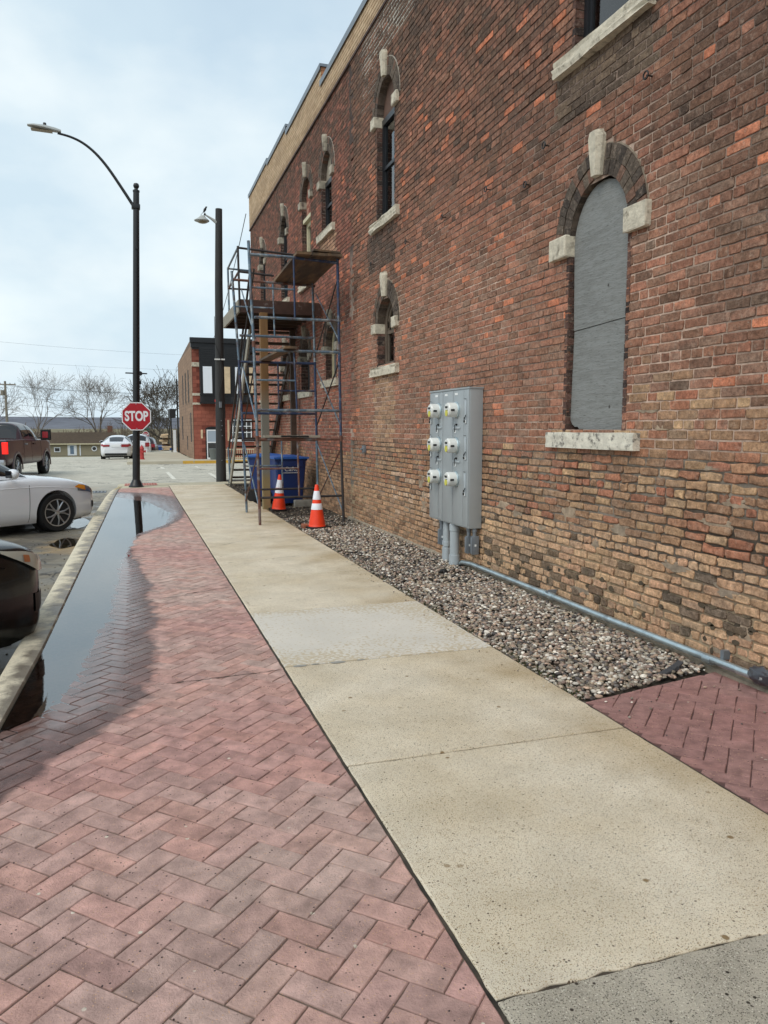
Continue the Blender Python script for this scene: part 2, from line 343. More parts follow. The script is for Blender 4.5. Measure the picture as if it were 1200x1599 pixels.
M_pole = mat('dark weathered wood pole', lin(52, 52, 52), rough=.8, var=.3, vscale=5, stretch=(2, 2, .2), bump=.5)
M_lum = mat('pale grey lamp housing', lin(170, 172, 168), rough=.5)
M_lens = mat('amber grey lens', lin(128, 112, 84), rough=.3)
M_red = mat('sign red', lin(176, 12, 32), rough=.4)
M_signw = mat('sign white', lin(236, 238, 240), rough=.45)
M_green = mat('sign green', lin(44, 92, 74), rough=.5)
M_hyd = mat('faded red hydrant', lin(178, 58, 56), rough=.6, var=.12, vscale=12)
M_wcar = mat('white car paint', lin(226, 228, 232), rough=.25, coat=1.0, spec=.5)
M_bcar = mat('black car paint', lin(10, 11, 13), rough=.22, coat=.25, spec=.3)
M_maroon = mat('maroon car paint', lin(54, 18, 26), rough=.3, metal=.0, coat=.35, spec=.35)
M_glassd = mat('dark tinted glass', lin(18, 20, 24), rough=.05, spec=.8)
M_tyre = mat('tyre rubber', lin(24, 24, 25), rough=.8, bump=.3, bscale=60)
M_rim = mat('grey alloy', lin(176, 178, 182), rough=.28, metal=.85)
M_seam = mat('shut line', lin(70, 72, 76), rough=.8)
M_amber = mat('amber lamp', lin(236, 150, 30), rough=.15, coat=1)
M_hlamp = mat('clear headlamp', lin(120, 128, 136), rough=.1, metal=.4, coat=1)
M_haze = mat('hazed headlamp', lin(178, 178, 164), rough=.22, coat=.6)
M_tail = mat('red tail lamp', lin(150, 20, 30), rough=.15, coat=1)
def em(name, c, s):
    m = mat(name, c, .3); p = m.node_tree.nodes['Principled BSDF']; p.inputs['Emission Color'].default_value = (*c, 1); p.inputs['Emission Strength'].default_value = s; return m
M_taillit = em('lit red tail lamp', (1, .02, .012), .55)
M_twig = mat('bare bark', lin(110, 100, 90), rough=.9, var=.2, vscale=2)
M_twig2 = mat('dark bark', lin(78, 70, 60), rough=.9, var=.2, vscale=2)
M_thick = mat('bare thicket', attr=True, rough=.95, var=.15, vscale=.3)
M_wire = mat('wire', lin(60, 62, 66), rough=.7)
# glass that shows what is behind and mirrors the sky
def glass(name, tint, f0=1.5, rough=.01):
    m = bpy.data.materials.new(name); m.use_nodes = True; t = m.node_tree; t.nodes.clear(); l = t.links.new
    o = t.nodes.new('ShaderNodeOutputMaterial'); mi = t.nodes.new('ShaderNodeMixShader'); f = t.nodes.new('ShaderNodeFresnel'); f.inputs[0].default_value = f0
    a = t.nodes.new('ShaderNodeBsdfTransparent'); a.inputs[0].default_value = (*tint, 1); g = t.nodes.new('ShaderNodeBsdfGlossy'); g.inputs['Roughness'].default_value = rough; g.inputs['Color'].default_value = (1, 1, 1, 1)
    l(f.outputs[0], mi.inputs[0]); l(a.outputs[0], mi.inputs[1]); l(g.outputs[0], mi.inputs[2]); l(mi.outputs[0], o.inputs[0])
    return m, t, g, f
M_pane, _, _, _ = glass('window glass', (.55, .6, .62), 1.7)
M_water, wt_, wg_, wf_ = glass('puddle water', (.86, .82, .72), 2.7, .012)
_n = wt_.nodes.new('ShaderNodeTexNoise'); _n.inputs['Scale'].default_value = 9; _n.inputs['Detail'].default_value = 3
_g = wt_.nodes.new('ShaderNodeNewGeometry'); _b = wt_.nodes.new('ShaderNodeBump'); _b.inputs['Strength'].default_value = .035; _b.inputs['Distance'].default_value = .01
wt_.links.new(_g.outputs['Position'], _n.inputs[0]); wt_.links.new(_n.outputs[0], _b.inputs['Height']); wt_.links.new(_b.outputs[0], wg_.inputs['Normal'])

# ------------------------------------------------------------------ terrain, road
def hY(y):
    return float(np.interp(y, [-30, 44, 50, 154, 215, 235, 300, 420], [-.2, -.2, -.3, -3.57, -5.2, -6.0, -1.0, 1.0]))
g = MB()
ys = [-30, 0, 25, 44, 50, 70, 94, 120, 154, 180, 215, 235, 300, 420, 700]; xs = [-420, -200, -80, -30, 0, 30, 80, 200, 420]
vs = [(x, y, hY(y) - .08 if y < 420 else (hY(420) if y < 500 else -8)) for y in ys for x in xs]
fs = [(j * 9 + i, j * 9 + i + 1, (j + 1) * 9 + i + 1, (j + 1) * 9 + i) for j in range(len(ys) - 1) for i in range(8)]
vs += [(-3200, 650, -10), (3200, 650, -10), (3200, 4000, -10), (-3200, 4000, -10)]; k = len(vs); fs.append((k - 4, k - 3, k - 2, k - 1))
vs += [(-3200, -300, -1), (3200, -300, -1), (3200, -30, -.28), (-3200, -30, -.28), (-3200, 650, -10), (3200, 650, -10), (-420, -30, -.28), (420, -30, -.28), (-420, 650, -7.5), (420, 650, -7.5)]
k = len(vs) - 10; fs += [(k, k + 1, k + 2, k + 7, k + 6, k + 3), (k + 3, k + 6, k + 8, k + 4), (k + 7, k + 2, k + 5, k + 9)]
g.add(vs, fs).build('ground', M_ground, kind='structure')
g = MB(); ys = [-12, 5, 15, 25, 35, 44, 50, 70, 90]; xs = [-70, -30, -10, -3, 0, 2.4]
vs = [(x, y, hY(y)) for y in ys for x in xs]; n = len(xs)
fs = [(j * n + i, j * n + i + 1, (j + 1) * n + i + 1, (j + 1) * n + i) for j in range(len(ys) - 1) for i in range(n - 1) if not (xs[i + 1] > 0 and (ys[j + 1] <= 15 or ys[j] >= 44))]
g.add(vs, fs)
g.add([(2.4, 25, hY(25)), (40, 25, hY(25)), (40, 40, hY(40)), (2.4, 40, hY(40)), (2.4, 35, hY(35))], [(0, 1, 2, 3, 4)])
g.add([(2.4, 15, -.2), (2.4, 25, -.2), (40, 25, -.2), (40, 15, -.2)], [(0, 3, 2, 1)])
g.build('road', M_road, kind='structure')
def stripe(x0, y0, x1, y1, w=.13, m=M_paint, nm='road_marking'):
    dx, dy = x1 - x0, y1 - y0; l_ = sqrt(dx * dx + dy * dy); px, py = -dy / l_ * w / 2, dx / l_ * w / 2; b = MB(); n = 6; vs = []
    for i in range(n + 1):
        t = i / n; e = rnd.uniform(.8, 1.1); z = hY(y0 + dy * t) + .004
        vs += [(x0 + dx * t + px * e, y0 + dy * t + py * e, z), (x0 + dx * t - px * e, y0 + dy * t - py * e, z)]
    b.add(vs, [(2 * i, 2 * i + 1, 2 * i + 3, 2 * i + 2) for i in range(n)]).build(nm, m, kind='structure')
stripe(1.30, 32.6, 1.34, 27.9, .16); stripe(2.86, 31.2, 2.84, 27.0, .16); stripe(1.22, 36.8, 1.24, 35.2, .16); stripe(2.76, 37.2, 2.80, 35.6, .14)
stripe(-9, 45.5, -1.9, 46.0, .10); stripe(4.6, 31, 4.5, 27, .16)

# ------------------------------------------------------------------ paving geometry
def clip(poly, a, b, c):
    """keep a*x+b*y <= c"""
    o = []
    for i in range(len(poly)):
        p, q = poly[i], poly[(i + 1) % len(poly)]; dp, dq = a * p[0] + b * p[1] - c, a * q[0] + b * q[1] - c
        if dp <= 0: o.append(p)
        if (dp < 0 < dq) or (dq < 0 < dp):
            t = dp / (dp - dq); o.append((p[0] + (q[0] - p[0]) * t, p[1] + (q[1] - p[1]) * t))
    return o
def area(p): return abs(sum(p[i][0] * p[(i + 1) % len(p)][1] - p[(i + 1) % len(p)][0] * p[i][1] for i in range(len(p)))) / 2 if len(p) > 2 else 0
def inset(p, d):
    cx = sum(q[0] for q in p) / len(p); cy = sum(q[1] for q in p) / len(p); n = len(p); o = []
    for i in range(n):
        a, b, c = Vector(p[i - 1]), Vector(p[i]), Vector(p[(i + 1) % n])
        e1 = (b - a); e2 = (c - b)
        if e1.length < 1e-6 or e2.length < 1e-6: o.append(tuple(b)); continue
        e1.normalize(); e2.normalize(); n1 = Vector((-e1.y, e1.x)); n2 = Vector((-e2.y, e2.x)); m = n1 + n2
        if m.length < .2: m = n1
        m.normalize(); k = d / max(.45, m.dot(n1)); q = b + m * k; o.append((q.x, q.y))
    return o
def ccw(p):
    s = sum(p[i][0] * p[(i + 1) % len(p)][1] - p[(i + 1) % len(p)][0] * p[i][1] for i in range(len(p)))
    return p if s > 0 else p[::-1]
KY = [0, 1, 4.4, 6, 10.6, 19, 21, 22.3]; KX = [-.80, -.79, -.735, -.675, -.59, -.445, -.40, -.33]
def kin(y): return float(np.interp(y, KY, KX))
OY = [-8, 1, 5.3, 7.5, 12.7, 19.1, 21, 22.3]; OX = [-1.02, -.98, -.885, -.845, -.79, -.66, -.58, -.45]
def kout(y): return float(np.interp(y, OY, OX))
MY = [3.0, 3.9, 4.39, 4.42, 4.66, 5.02, 5.4, 6.15, 7.14, 9.2, 12.2, 13.4, 15.05, 17.5, 19.1, 20.0]; MX = [-.95, -.80, -.70, -.60, -.48, -.40, -.34, -.28, -.20, -.16, .03, .52, .66, .30, -.42, -.6]
def xmir(y): return float(np.interp(y, MY, MX))
WY = [2.3, 2.9, 3.52, 3.88, 4.04, 4.25, 4.4, 4.71, 5.18, 5.41, 5.74, 6.19, 6.47, 7.53, 8.1, 10., 11.8, 13, 14.2, 16.2, 18.6, 19.6, 20.5]
WX = [-1.3, -.9, -.60, -.43, -.32, -.20, -.09, .01, .08, .05, .14, .02, .18, .07, .14, -.06, -.08, .45, .8, 1.0, .9, .5, -.5]
def xwet(y): return float(np.interp(y, WY, WX))
ZW = -.016
def gz(x, y):
    """ground height of the herringbone strip: a shallow hollow along the kerb"""
    xm = xmir(y); d = x - xm
    k = .010 if d < 0 else .018
    return max(-.034, min(0.0 - .004, ZW + .0005 + k * d * (1.6 if d < 0 else 1)))
U = .106; E1 = (cos(radians(45)), sin(radians(45))); E2 = (-sin(radians(45)), cos(radians(45)))
OX0, OY0 = .565, 1.951
def uv2xy(u, v): return OX0 + u * E1[0] + v * E2[0], OY0 + u * E1[1] + v * E2[1]
def paver_col(x, y):
    t = .45 + .9 * nz(x * 1.1, y * .9, 3.1) + rnd.uniform(-.22, .22); t = max(0, min(1, t))
    c = mix(lin(160, 114, 104), lin(162, 138, 124), t * .75)
    c = mix(c, lin(172, 116, 98), max(0, rnd.uniform(-.6, .5)))
    k = rnd.uniform(.86, 1.12); return grade(tuple(q * k for q in c), .74, 1.62)
pave = empty('herringbone_pavement', kind='structure')
pieces = []
def chip(mb, poly, zt, col, bev=.0034, depth=.03, jit=.0016, wetf=None, tilt=.004):
    poly = ccw(poly)
    pp = []
    for i in range(len(poly)):
        a, b = poly[i], poly[(i + 1) % len(poly)]
        pp.append(a)
        if (a[0] - b[0]) ** 2 + (a[1] - b[1]) ** 2 > .09 ** 2: pp.append(((a[0] + b[0]) / 2, (a[1] + b[1]) / 2))
    pp = [(p[0] + rnd.gauss(0, jit), p[1] + rnd.gauss(0, jit)) for p in pp]
    ins = inset(pp, bev * rnd.uniform(.8, 1.5)); n = len(pp)
    tx, ty = rnd.gauss(0, tilt), rnd.gauss(0, tilt); cx, cy = pp[0]; tilt and None
    vs = [(x, y, zt(x, y) + tx * (x - cx) + ty * (y - cy) + rnd.gauss(0, .0004)) for x, y in ins] + [(x, y, zt(x, y) - bev) for x, y in pp] + [(x, y, zt(x, y) - depth) for x, y in pp]
    fs = [tuple(range(n))] + [(i, n + i, n + (i + 1) % n, (i + 1) % n) for i in range(n)] + [(n + i, 2 * n + i, 2 * n + (i + 1) % n, n + (i + 1) % n) for i in range(n)]
    fs = [tuple(reversed(f)) if k else f for k, f in enumerate(fs)]
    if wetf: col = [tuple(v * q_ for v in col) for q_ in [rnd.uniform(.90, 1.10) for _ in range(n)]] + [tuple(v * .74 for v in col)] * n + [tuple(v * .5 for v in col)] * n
    mb.add(vs, fs, col, [wetf(x, y) for x, y, z in vs] if wetf else None)
def herring(region, wetf, ymin, ymax, xmin, xmax):
    out_ = []
    for i in range(-40, 240):
        for j in range(-140, 180):
            s = (i - j) % 4
            if s not in (0, 2): continue
            x, y = uv2xy(i * U, j * U)
            if not (xmin - .4 < x < xmax + .4 and ymin - .4 < y < ymax + .4): continue
            gp = .0017
            if s == 0: q = [(i * U + gp, j * U + gp), ((i + 2) * U - gp, j * U + gp), ((i + 2) * U - gp, (j + 1) * U - gp), (i * U + gp, (j + 1) * U - gp)]
            else: q = [(i * U + gp, (j - 1) * U + gp), ((i + 1) * U - gp, (j - 1) * U + gp), ((i + 1) * U - gp, (j + 1) * U - gp), (i * U + gp, (j + 1) * U - gp)]
            p = [uv2xy(*a) for a in q]
            p = region(p, x, y)
            if p and area(p) > .0008: out_.append((p, wetf))
    return out_
def reg_left(p, x, y):
    p = clip(p, 1, 0, .905)
    if p: s = (kin(y + .3) - kin(y - .3)) / .6; p = clip(p, -1, s, -(kin(y) + .006 - s * y))
    if p: p = clip(p, 0, 1, 21.6)
    if p: p = clip(p, 0, -1, -.9)
    return p
def reg_right(p, x, y):
    p = clip(p, -1, 0, -2.485)
    if p: p = clip(p, 1, 0, 3.625)
    if p: p = clip(p, 0, -1, -.9)
    if p: p = clip(p, -.20, 1, 3.79 - .20 * 2.47)
    return p
def wl(x, y):
    w_, m_ = xwet(y), xmir(y)
    return (x - w_) if x > w_ else max(-1.3, (x - w_) / max(.12, w_ - m_))
Pl = herring(reg_left, wl, .9, 21.7, -.9, .95); Pr = herring(reg_right, lambda x, y: .35 + .3 * (x - 2.6), .9, 4.2, 2.4, 3.7)
allp = []
for side, lst in ((0, Pl), (1, Pr)):
    for p, wf in lst:
        cx = sum(q[0] for q in p) / len(p); cy = sum(q[1] for q in p) / len(p)
        u, v, w = proj(cx, cy, 0); vis = (-30 < u < 1230 and v < 1640 and w > .1)
        A = area(p) * 1.6 / w ** 3 if vis else 0
        allp.append((A, side, p, wf, cx, cy))
allp.sort(key=lambda q: -q[0])
zr_ = lambda x, y: -.006
far_ = MB()
for k, (A, side, p, wf, cx, cy) in enumerate(allp):
    c = paver_col(cx, cy)
    if side: c = mix(c, lin(156, 112, 108), .75); c = tuple(v * .92 for v in c)
    mb = MB() if k < 300 else far_
    chip(mb, p, gz if side == 0 else zr_, c, wetf=wf, tilt=.004 if side or wl(cx, cy) > 0 else .0008)
    if k < 300: mb.build('paver', M_paver, pave, fix=False)
far_.build('pavers', M_paver, pave, fix=False, kind='stuff')
# joint bed below the pavers
b = MB(); ys_ = np.arange(.8, 21.61, .4); vs = []; wv = []
nx = 9
for y in ys_:
    for i in range(nx):
        x = kin(y) + (.912 - kin(y)) * i / (nx - 1); vs.append((x, y, gz(x, y) - .0058)); wv.append(wl(x, y))
fs = [(j * nx + i, j * nx + i + 1, (j + 1) * nx + i + 1, (j + 1) * nx + i) for j in range(len(ys_) - 1) for i in range(nx - 1)]
b.add(vs, fs, lin(122, 104, 92), wv)
b.add([(2.47, .8, -.015), (3.64, .8, -.015), (3.64, 4.03, -.015), (2.47, 3.8, -.015)], [(0, 1, 2, 3)], lin(104, 78, 74))
b.build('paver_joint_bed', M_joint, pave, fix=False)
# standing water: one flat sheet meeting the sloping paving
b = MB(); ys_ = np.arange(3.7, 20.0, .25); vs = []
for y in ys_:
    a0, a1 = kin(y) + .001, min(.9, max(kin(y) + .01, xmir(y) + (.06 if y > 4.6 else .0)))
    for i in range(4): vs.append((a0 + (a1 - a0) * i / 3, y, ZW))
b.add(vs, [(j * 4 + i, j * 4 + i + 1, (j + 1) * 4 + i + 1, (j + 1) * 4 + i) for j in range(len(ys_) - 1) for i in range(3)])
b.build('puddle', M_water, fix=False, kind='structure')
def pool(cx, cy, a, b_, z=-.194, ph=0):
    mb = MB(); n = 26; vs = []
    for k in range(n):
        t = 2 * pi * k / n; r = 1 + .28 * nz(cos(t) * 1.6 + cx, sin(t) * 1.6 + cy, ph) + .12 * nz(cos(t) * 5, sin(t) * 5, cx)
        vs.append((cx + a * r * cos(t), cy + b_ * r * sin(t), z))
    mb.add(vs, [tuple(range(n))]).build('road_puddle', M_water, fix=False, kind='structure')
pool(-1.05, 12.9, .20, .55); pool(-1.00, 5.4, .16, .6); pool(-1.0, 15.5, .16, .8); pool(-1.7, 21.8, .5, .5)
# sidewalk slabs
walk = empty('sidewalk', kind='structure')
js = [-2.9, -1.3, .24, 1.8, 3.38, 4.98, 6.57, 8.2, 9.8, 11.4, 13.0, 14.6, 16.2, 17.8, 19.4, 21.0, 22.2]
for i in range(len(js) - 1):
    y0, y1 = js[i], js[i + 1]; mm = M_conc_near if y1 <= 1.81 else (M_conc_pale if abs(y0 - 4.98) < .01 else M_conc)
    gp = .0045 if abs(y0 - 1.8) < .01 or abs(y1 - 1.8) < .01 else .0085
    b = MB(); n = 26; rough = .006 if mm is not M_conc_pale else .0015
    def edge(xa, ya, xb, yb, amp, sd):
        return [(xa + (xb - xa) * k / n + (amp * nz(k * .9, sd, 1) + amp * .5 * nz(k * 2.3, sd, 9)) * (1 if abs(ya - yb) > .1 else 0),
                 ya + (yb - ya) * k / n + (amp * nz(k * .9, sd, 5) + amp * .6 * nz(k * 2.9, sd, 9)) * (1 if abs(xa - xb) > .1 else 0)) for k in range(n)]
    ja = .016 if abs(y0 - 1.8) < .01 else .0025; jb = .012 if abs(y1 - 1.8) < .01 else .0025
    x0, x1 = .921, 2.462
    P_ = edge(x0, y0 + (.006 if ja > .01 else gp), x1, y0 + (.004 if ja > .01 else gp), ja, i) + edge(x1, y0 + gp, x1, y1 - gp, .006, i + 40) + edge(x1, y1 - gp, x0, y1 - gp, jb, i + 80) + edge(x0, y1 - gp, x0, y0 + gp, .005, i + 120)
    zt = lambda x, y, i=i: .001 * ((i * 7) % 3)
    chip(b, P_, zt, (1, 1, 1), bev=.005, depth=.09, jit=.0005, tilt=0); b.build('slab', mm, walk, fix=False)
b = MB(); b.box(.906, 2.478, -3, 22.2, -.11, -.0085); b.build('slab_bedding', M_soil, walk)
# sealant crumbs on the joint of the pale slab
b = MB()
for (x, y, r) in [(1.02, 4.965, .05), (1.13, 4.97, .03), (1.28, 4.965, .055), (1.45, 4.97, .03)]:
    vs = [(x + r * (1 + .3 * nz(k, x * 9, 2)) * cos(k * pi / 5), y + r * .45 * (1 + .5 * nz(k, 3, x)) * sin(k * pi / 5), .0045) for k in range(10)]; b.add(vs, [tuple(range(10))])
b.build('joint_sealant', mat('grey sealant', lin(158, 156, 148), rough=.6), walk)
# kerb stones
kerb = empty('kerb', kind='structure')
kj = [-2, 1.3, 4.45, 7.4, 10.4, 13.4, 16.4, 19.4, 21.2, 22.5]
for a_, b2 in zip(kj[:-1], kj[1:]):
    b = MB(); n = 8; vs = []; ws = []; nn_ = 0
    for k in range(n + 1):
        y = a_ + .004 + (b2 - a_ - .008) * k / n; xi, xo = kin(y), kout(y); dz = -.0 if y < 20.8 else -.02 * (y - 20.8)
        wd = .085 + .035 * nz(y * 1.7, 2, 2) + .02 * nz(y * 5, 3, 3)
        if y < 4.3: wd += .05
        sec = [(xi, -.12), (xi, -.010), (xi - .009, .002), (xi - .05, .0035), (xi - .5 * (xi - xo), .004), (xo + .03, .001), (xo + .007, -.014), (xo - .012, -.21)]
        for (x, z) in sec: vs.append((x, y, z + dz)); ws.append(((xi - x) - wd))
        nn_ = len(sec)
    fs = [(j * nn_ + i, j * nn_ + i + 1, (j + 1) * nn_ + i + 1, (j + 1) * nn_ + i) for j in range(n) for i in range(nn_ - 1)] + [tuple(range(nn_)), tuple(n * nn_ + i for i in range(nn_ - 1, -1, -1))]
    c = lin(214, 204, 180) if b2 < 21.3 else lin(206, 180, 120)
    b.add(vs, fs, c, ws).build('kerb_stone', M_kerb, kerb, smooth=True)
# apron, red pad
apr = empty('crossing_apron', kind='structure')
for (xa, xb, ya, yb) in [(-.05, 1.30, 22.21, 23.5), (1.31, 2.47, 22.21, 23.5), (2.48, 5.4, 22.5, 23.5), (-.42, 1.3, 23.51, 24.9), (1.31, 2.9, 23.51, 24.9), (2.91, 5.4, 23.51, 24.9)]:
    z = lambda y: -.001 - max(0, y - 23.3) * .085
    if xb > 3.6: xb = 3.62 if yb < 24.6 else xb
    MB().add([(xa, ya, z(ya)), (xb, ya, z(ya)), (xb, yb, z(yb)), (xa, yb, z(yb)), (xa, ya, -.3), (xb, ya, -.3), (xb, yb, -.3), (xa, yb, -.3)],
             [(0, 1, 2, 3), (7, 6, 5, 4), (0, 4, 5, 1), (1, 5, 6, 2), (2, 6, 7, 3), (3, 7, 4, 0)]).build('slab', M_apron, apr)
MB().add([(kin(21.6), 21.61, -.012), (.905, 21.61, -.012), (.905, 22.2, -.006), (-.30, 22.2, -.006), (kin(21.6), 21.61, -.2), (.905, 21.61, -.2), (.905, 22.2, -.2), (-.3, 22.2, -.2)],
         [(0, 1, 2, 3), (0, 4, 5, 1), (1, 5, 6, 2), (2, 6, 7, 3), (3, 7, 4, 0)]).build('slab', M_apron, apr)
MB().add([(-.05, 22.2, -.003), (-.05, 23.5, -.003), (-.42, 23.51, -.02), (-.45, 22.9, -.02), (-.33, 22.3, -.012), (-.05, 22.2, -.3), (-.05, 23.5, -.3), (-.42, 23.51, -.3), (-.45, 22.9, -.3), (-.33, 22.3, -.3)],
         [(0, 1, 2, 3, 4), (3, 2, 7, 8), (4, 3, 8, 9), (0, 4, 9, 5), (1, 0, 5, 6), (2, 1, 6, 7)]).build('slab', M_apron, apr)
M_pad = mat('faded red tactile pad', lin(186, 128, 116), rough=.8, var=.15, vscale=6)
b = MB(); b.box(-.26, .62, 22.45, 23.25, -.01, .007)
for i in range(12):
    for j in range(9): b.box(-.235 + i * .072, -.205 + i * .072, 22.49 + j * .085, 22.52 + j * .085, .007, .012)
b.build('tactile_pad', M_pad, apr)
# cracks: thin dark open lines in slabs and stamped paving
def crack(x0, y0, x1, y1, zf, par_, w=.004, sd=1, m=None):
    n = 40; b = MB(); vs = []
    for i in range(n + 1):
        t = i / n; x = x0 + (x1 - x0) * t; y = y0 + (y1 - y0) * t; o_ = .05 * nz(t * 4, sd, 1) + .022 * nz(t * 17, sd, 3); dx, dy = -(y1 - y0), x1 - x0; l_ = sqrt(dx * dx + dy * dy); x += dx / l_ * o_; y += dy / l_ * o_
        ww = w * (.4 + abs(nz(t * 13, sd, 7)) * 2.2); z = zf(x, y) + .0022
        vs += [(x - dy * 0 + dx / l_ * ww, y + dy / l_ * ww, z), (x - dx / l_ * ww, y - dy / l_ * ww, z)]
    b.add(vs, [(2 * i, 2 * i + 1, 2 * i + 3, 2 * i + 2) for i in range(n)]).build('crack', m or M_soil, par_, fix=False)
zs_ = lambda x, y: .003
crack(.94, 10.45, 2.0, 11.3, zs_, walk, .0035, 4); crack(.94, 9.15, 1.9, 9.35, zs_, walk, .003, 9); crack(1.5, 7.2, 2.44, 7.35, zs_, walk, .0018, 12)
crack(1.2, 13.9, 2.44, 13.5, zs_, walk, .004, 15)
zp_ = lambda x, y: gz(x, y)
crack(.15, 4.88, .90, 4.93, zp_, pave, .005, 2); crack(-.42, 4.83, .14, 4.90, zp_, pave, .002, 5); crack(.02, 7.35, .90, 7.75, zp_, pave, .004, 7); crack(-.1, 10.6, .88, 10.3, zp_, pave, .004, 8)
# gravel bed and soil strip
MB().add([(2.465, 3.7, -.03), (3.66, 3.7, -.03), (3.66, 24.5, -.02), (2.465, 24.5, -.02), ], [(0, 1, 2, 3)]).build('soil_bed', M_soil, kind='structure')
def ico(sub):
    bm = bmesh.new(); bmesh.ops.create_icosphere(bm, subdivisions=sub, radius=1); bm.verts.index_update()
    v = np.array([list(q.co) for q in bm.verts]); f = [tuple(q.index for q in t.verts) for t in bm.faces]; bm.free(); return v, f
I2, I1 = ico(2), ico(1)
gcols = [lin(156, 148, 134), lin(176, 160, 138), lin(128, 114, 102), lin(150, 128, 116), lin(196, 188, 176), lin(104, 98, 94), lin(178, 152, 132), lin(84, 78, 76), lin(160, 140, 124), lin(222, 214, 200), lin(128, 118, 104)]
def stones(mb_v, mb_f, mb_c, n, x0, x1, y0, y1, smin, smax, ic, zf, keep=lambda x, y: True, cols=gcols):
    V, Fc = ic
    for _ in range(n):
        x, y = rnd.uniform(x0, x1), rnd.uniform(y0, y1)
        if not keep(x, y): continue
        s = smin + (smax - smin) * rnd.random() ** 1.7; ax = np.array([s * rnd.uniform(.9, 1.35), s * rnd.uniform(.7, 1.), s * rnd.uniform(.45, .75)])
        ph = rnd.random(3) if False else np.array([rnd.random() * 6 for _ in range(3)])
        d = 1 + .10 * np.sin(V @ np.array([2.1, 1.3, .7]) * 1.3 + ph[0]) + .08 * np.sin(V @ np.array([-1, 2.2, 1.9]) * 1.7 + ph[1])
        P = V * d[:, None] * ax; a, t = rnd.random() * 6.28, rnd.uniform(-.45, .45)
        R = np.array([[cos(a), -sin(a), 0], [sin(a), cos(a), 0], [0, 0, 1]]) @ np.array([[1, 0, 0], [0, cos(t), -sin(t)], [0, sin(t), cos(t)]])
        P = P @ R.T + np.array([x, y, zf(x, y) + rnd.uniform(-.3, .75) * s]); o = len(mb_v)
        mb_v.extend(map(tuple, P)); mb_f.extend([(o + f[0], o + f[1], o + f[2]) for f in Fc])
        c = rnd.choice(cols); k = rnd.uniform(.75, 1.35); mb_c.extend([tuple(q * k for q in c)] * len(P))
gv, gf, gc = [], [], []
kp = lambda x, y: y > 3.83 + .20 * (x - 2.47) and x > 2.475 + .01 * nz(y * 3, 0, 0)
gzf = lambda x, y: -.022 + .022 * min(1, (x - 2.46) / .25) + .012 * nz(x * 2, y * 2, 0)
stones(gv, gf, gc, 9800, 2.48, 3.60, 3.8, 7.2, .006, .020, I2, gzf, kp)
stones(gv, gf, gc, 6800, 2.48, 3.62, 7.2, 12.0, .010, .022, I1, gzf, kp)
stones(gv, gf, gc, 60, 2.30, 2.47, 3.9, 9.0, .004, .009, I2, lambda x, y: .006); stones(gv, gf, gc, 25, 2.5, 3.5, 3.2, 3.9, .004, .010, I2, lambda x, y: .0)
stones(gv, gf, gc, 900, 2.48, 3.62, 11.6, 13.6, .008, .02, I1, gzf, kp)
m_ = MB(); m_.v, m_.f, m_.c = gv, gf, gc; m_.w = []; m_.build('gravel', M_gravel, smooth='all', fix=False, kind='stuff', label='grey and pink river gravel filling the bed along the wall', category='gravel')
gv, gf, gc = [], [], []
dk = [lin(70, 62, 54), lin(92, 82, 70), lin(54, 48, 44), lin(120, 108, 94), lin(150, 140, 122)]
stones(gv, gf, gc, 2400, 2.48, 3.62, 12.2, 22, .006, .028, I1, lambda x, y: -.02, cols=dk)
m_ = MB(); m_.v, m_.f, m_.c = gv, gf, gc; m_.w = []; m_.build('rubble', M_gravel, smooth='all', fix=False, kind='stuff', label='dark soil crumbs and rubble littering the strip under the scaffold', category='rubble')
gv, gf, gc = [], [], []
stones(gv, gf, gc, 1500, -3.4, -.86, 5.2, 20, .003, .012, I1, lambda x, y: -.2, keep=lambda x, y: x < kout(y) and (nz(x * 1.5, y * .8, 4) > -.05 or rnd.random() < .3), cols=[lin(60, 56, 52), lin(96, 90, 80), lin(40, 38, 36), lin(150, 140, 122)])
m_ = MB(); m_.v, m_.f, m_.c = gv, gf, gc; m_.w = []; m_.build('road_grit', M_gravel, smooth='all', fix=False, kind='stuff', label='loose dark grit scattered on the wet road beside the kerb', category='grit')
# moss and mulch at the slab edge
gv = MB(); M_moss = mat('moss', attr=True, rough=.95)
for _ in range(2600):
    y = rnd.uniform(3.86, 7.5) if rnd.random() < .75 else rnd.uniform(7.5, 12); x = 2.475 + abs(rnd.gauss(0, .05))
    if nz(y * 2.2, 5, 1) < -.12: continue
    a = rnd.random() * 6.28; h = rnd.uniform(.006, .018); w = rnd.uniform(.002, .005)
    c = mix(lin(84, 92, 48), lin(46, 50, 34), rnd.random()); z = -.02
    gv.add([(x - w * cos(a), y - w * sin(a), z), (x + w * cos(a), y + w * sin(a), z), (x + rnd.uniform(-.01, .01), y + rnd.uniform(-.01, .01), z + h + .012)], [(0, 1, 2)], c)
gv.build('moss', M_moss, fix=False, kind='stuff', label='low green moss along the slab edge by the gravel', category='moss')

# ------------------------------------------------------------------ the long brick building
WX_ = 3.65; HC = .069; Z0 = -.14; NC = 113           # courses up to 7.66
bld = empty('brick_building', (WX_, 13, 0), label='long old red brick building with arched windows and tan parapet beside the sidewalk', category='building')
BO = Vector((WX_, 13, 0))
def bbuild(mb, name, m, parent, off=BO, **k):
    mb.v = [(p[0] - off.x, p[1] - off.y, p[2] - off.z) for p in mb.v]
    return mb.build(name, m, parent, **k)
wall = empty('wall', parent=bld)
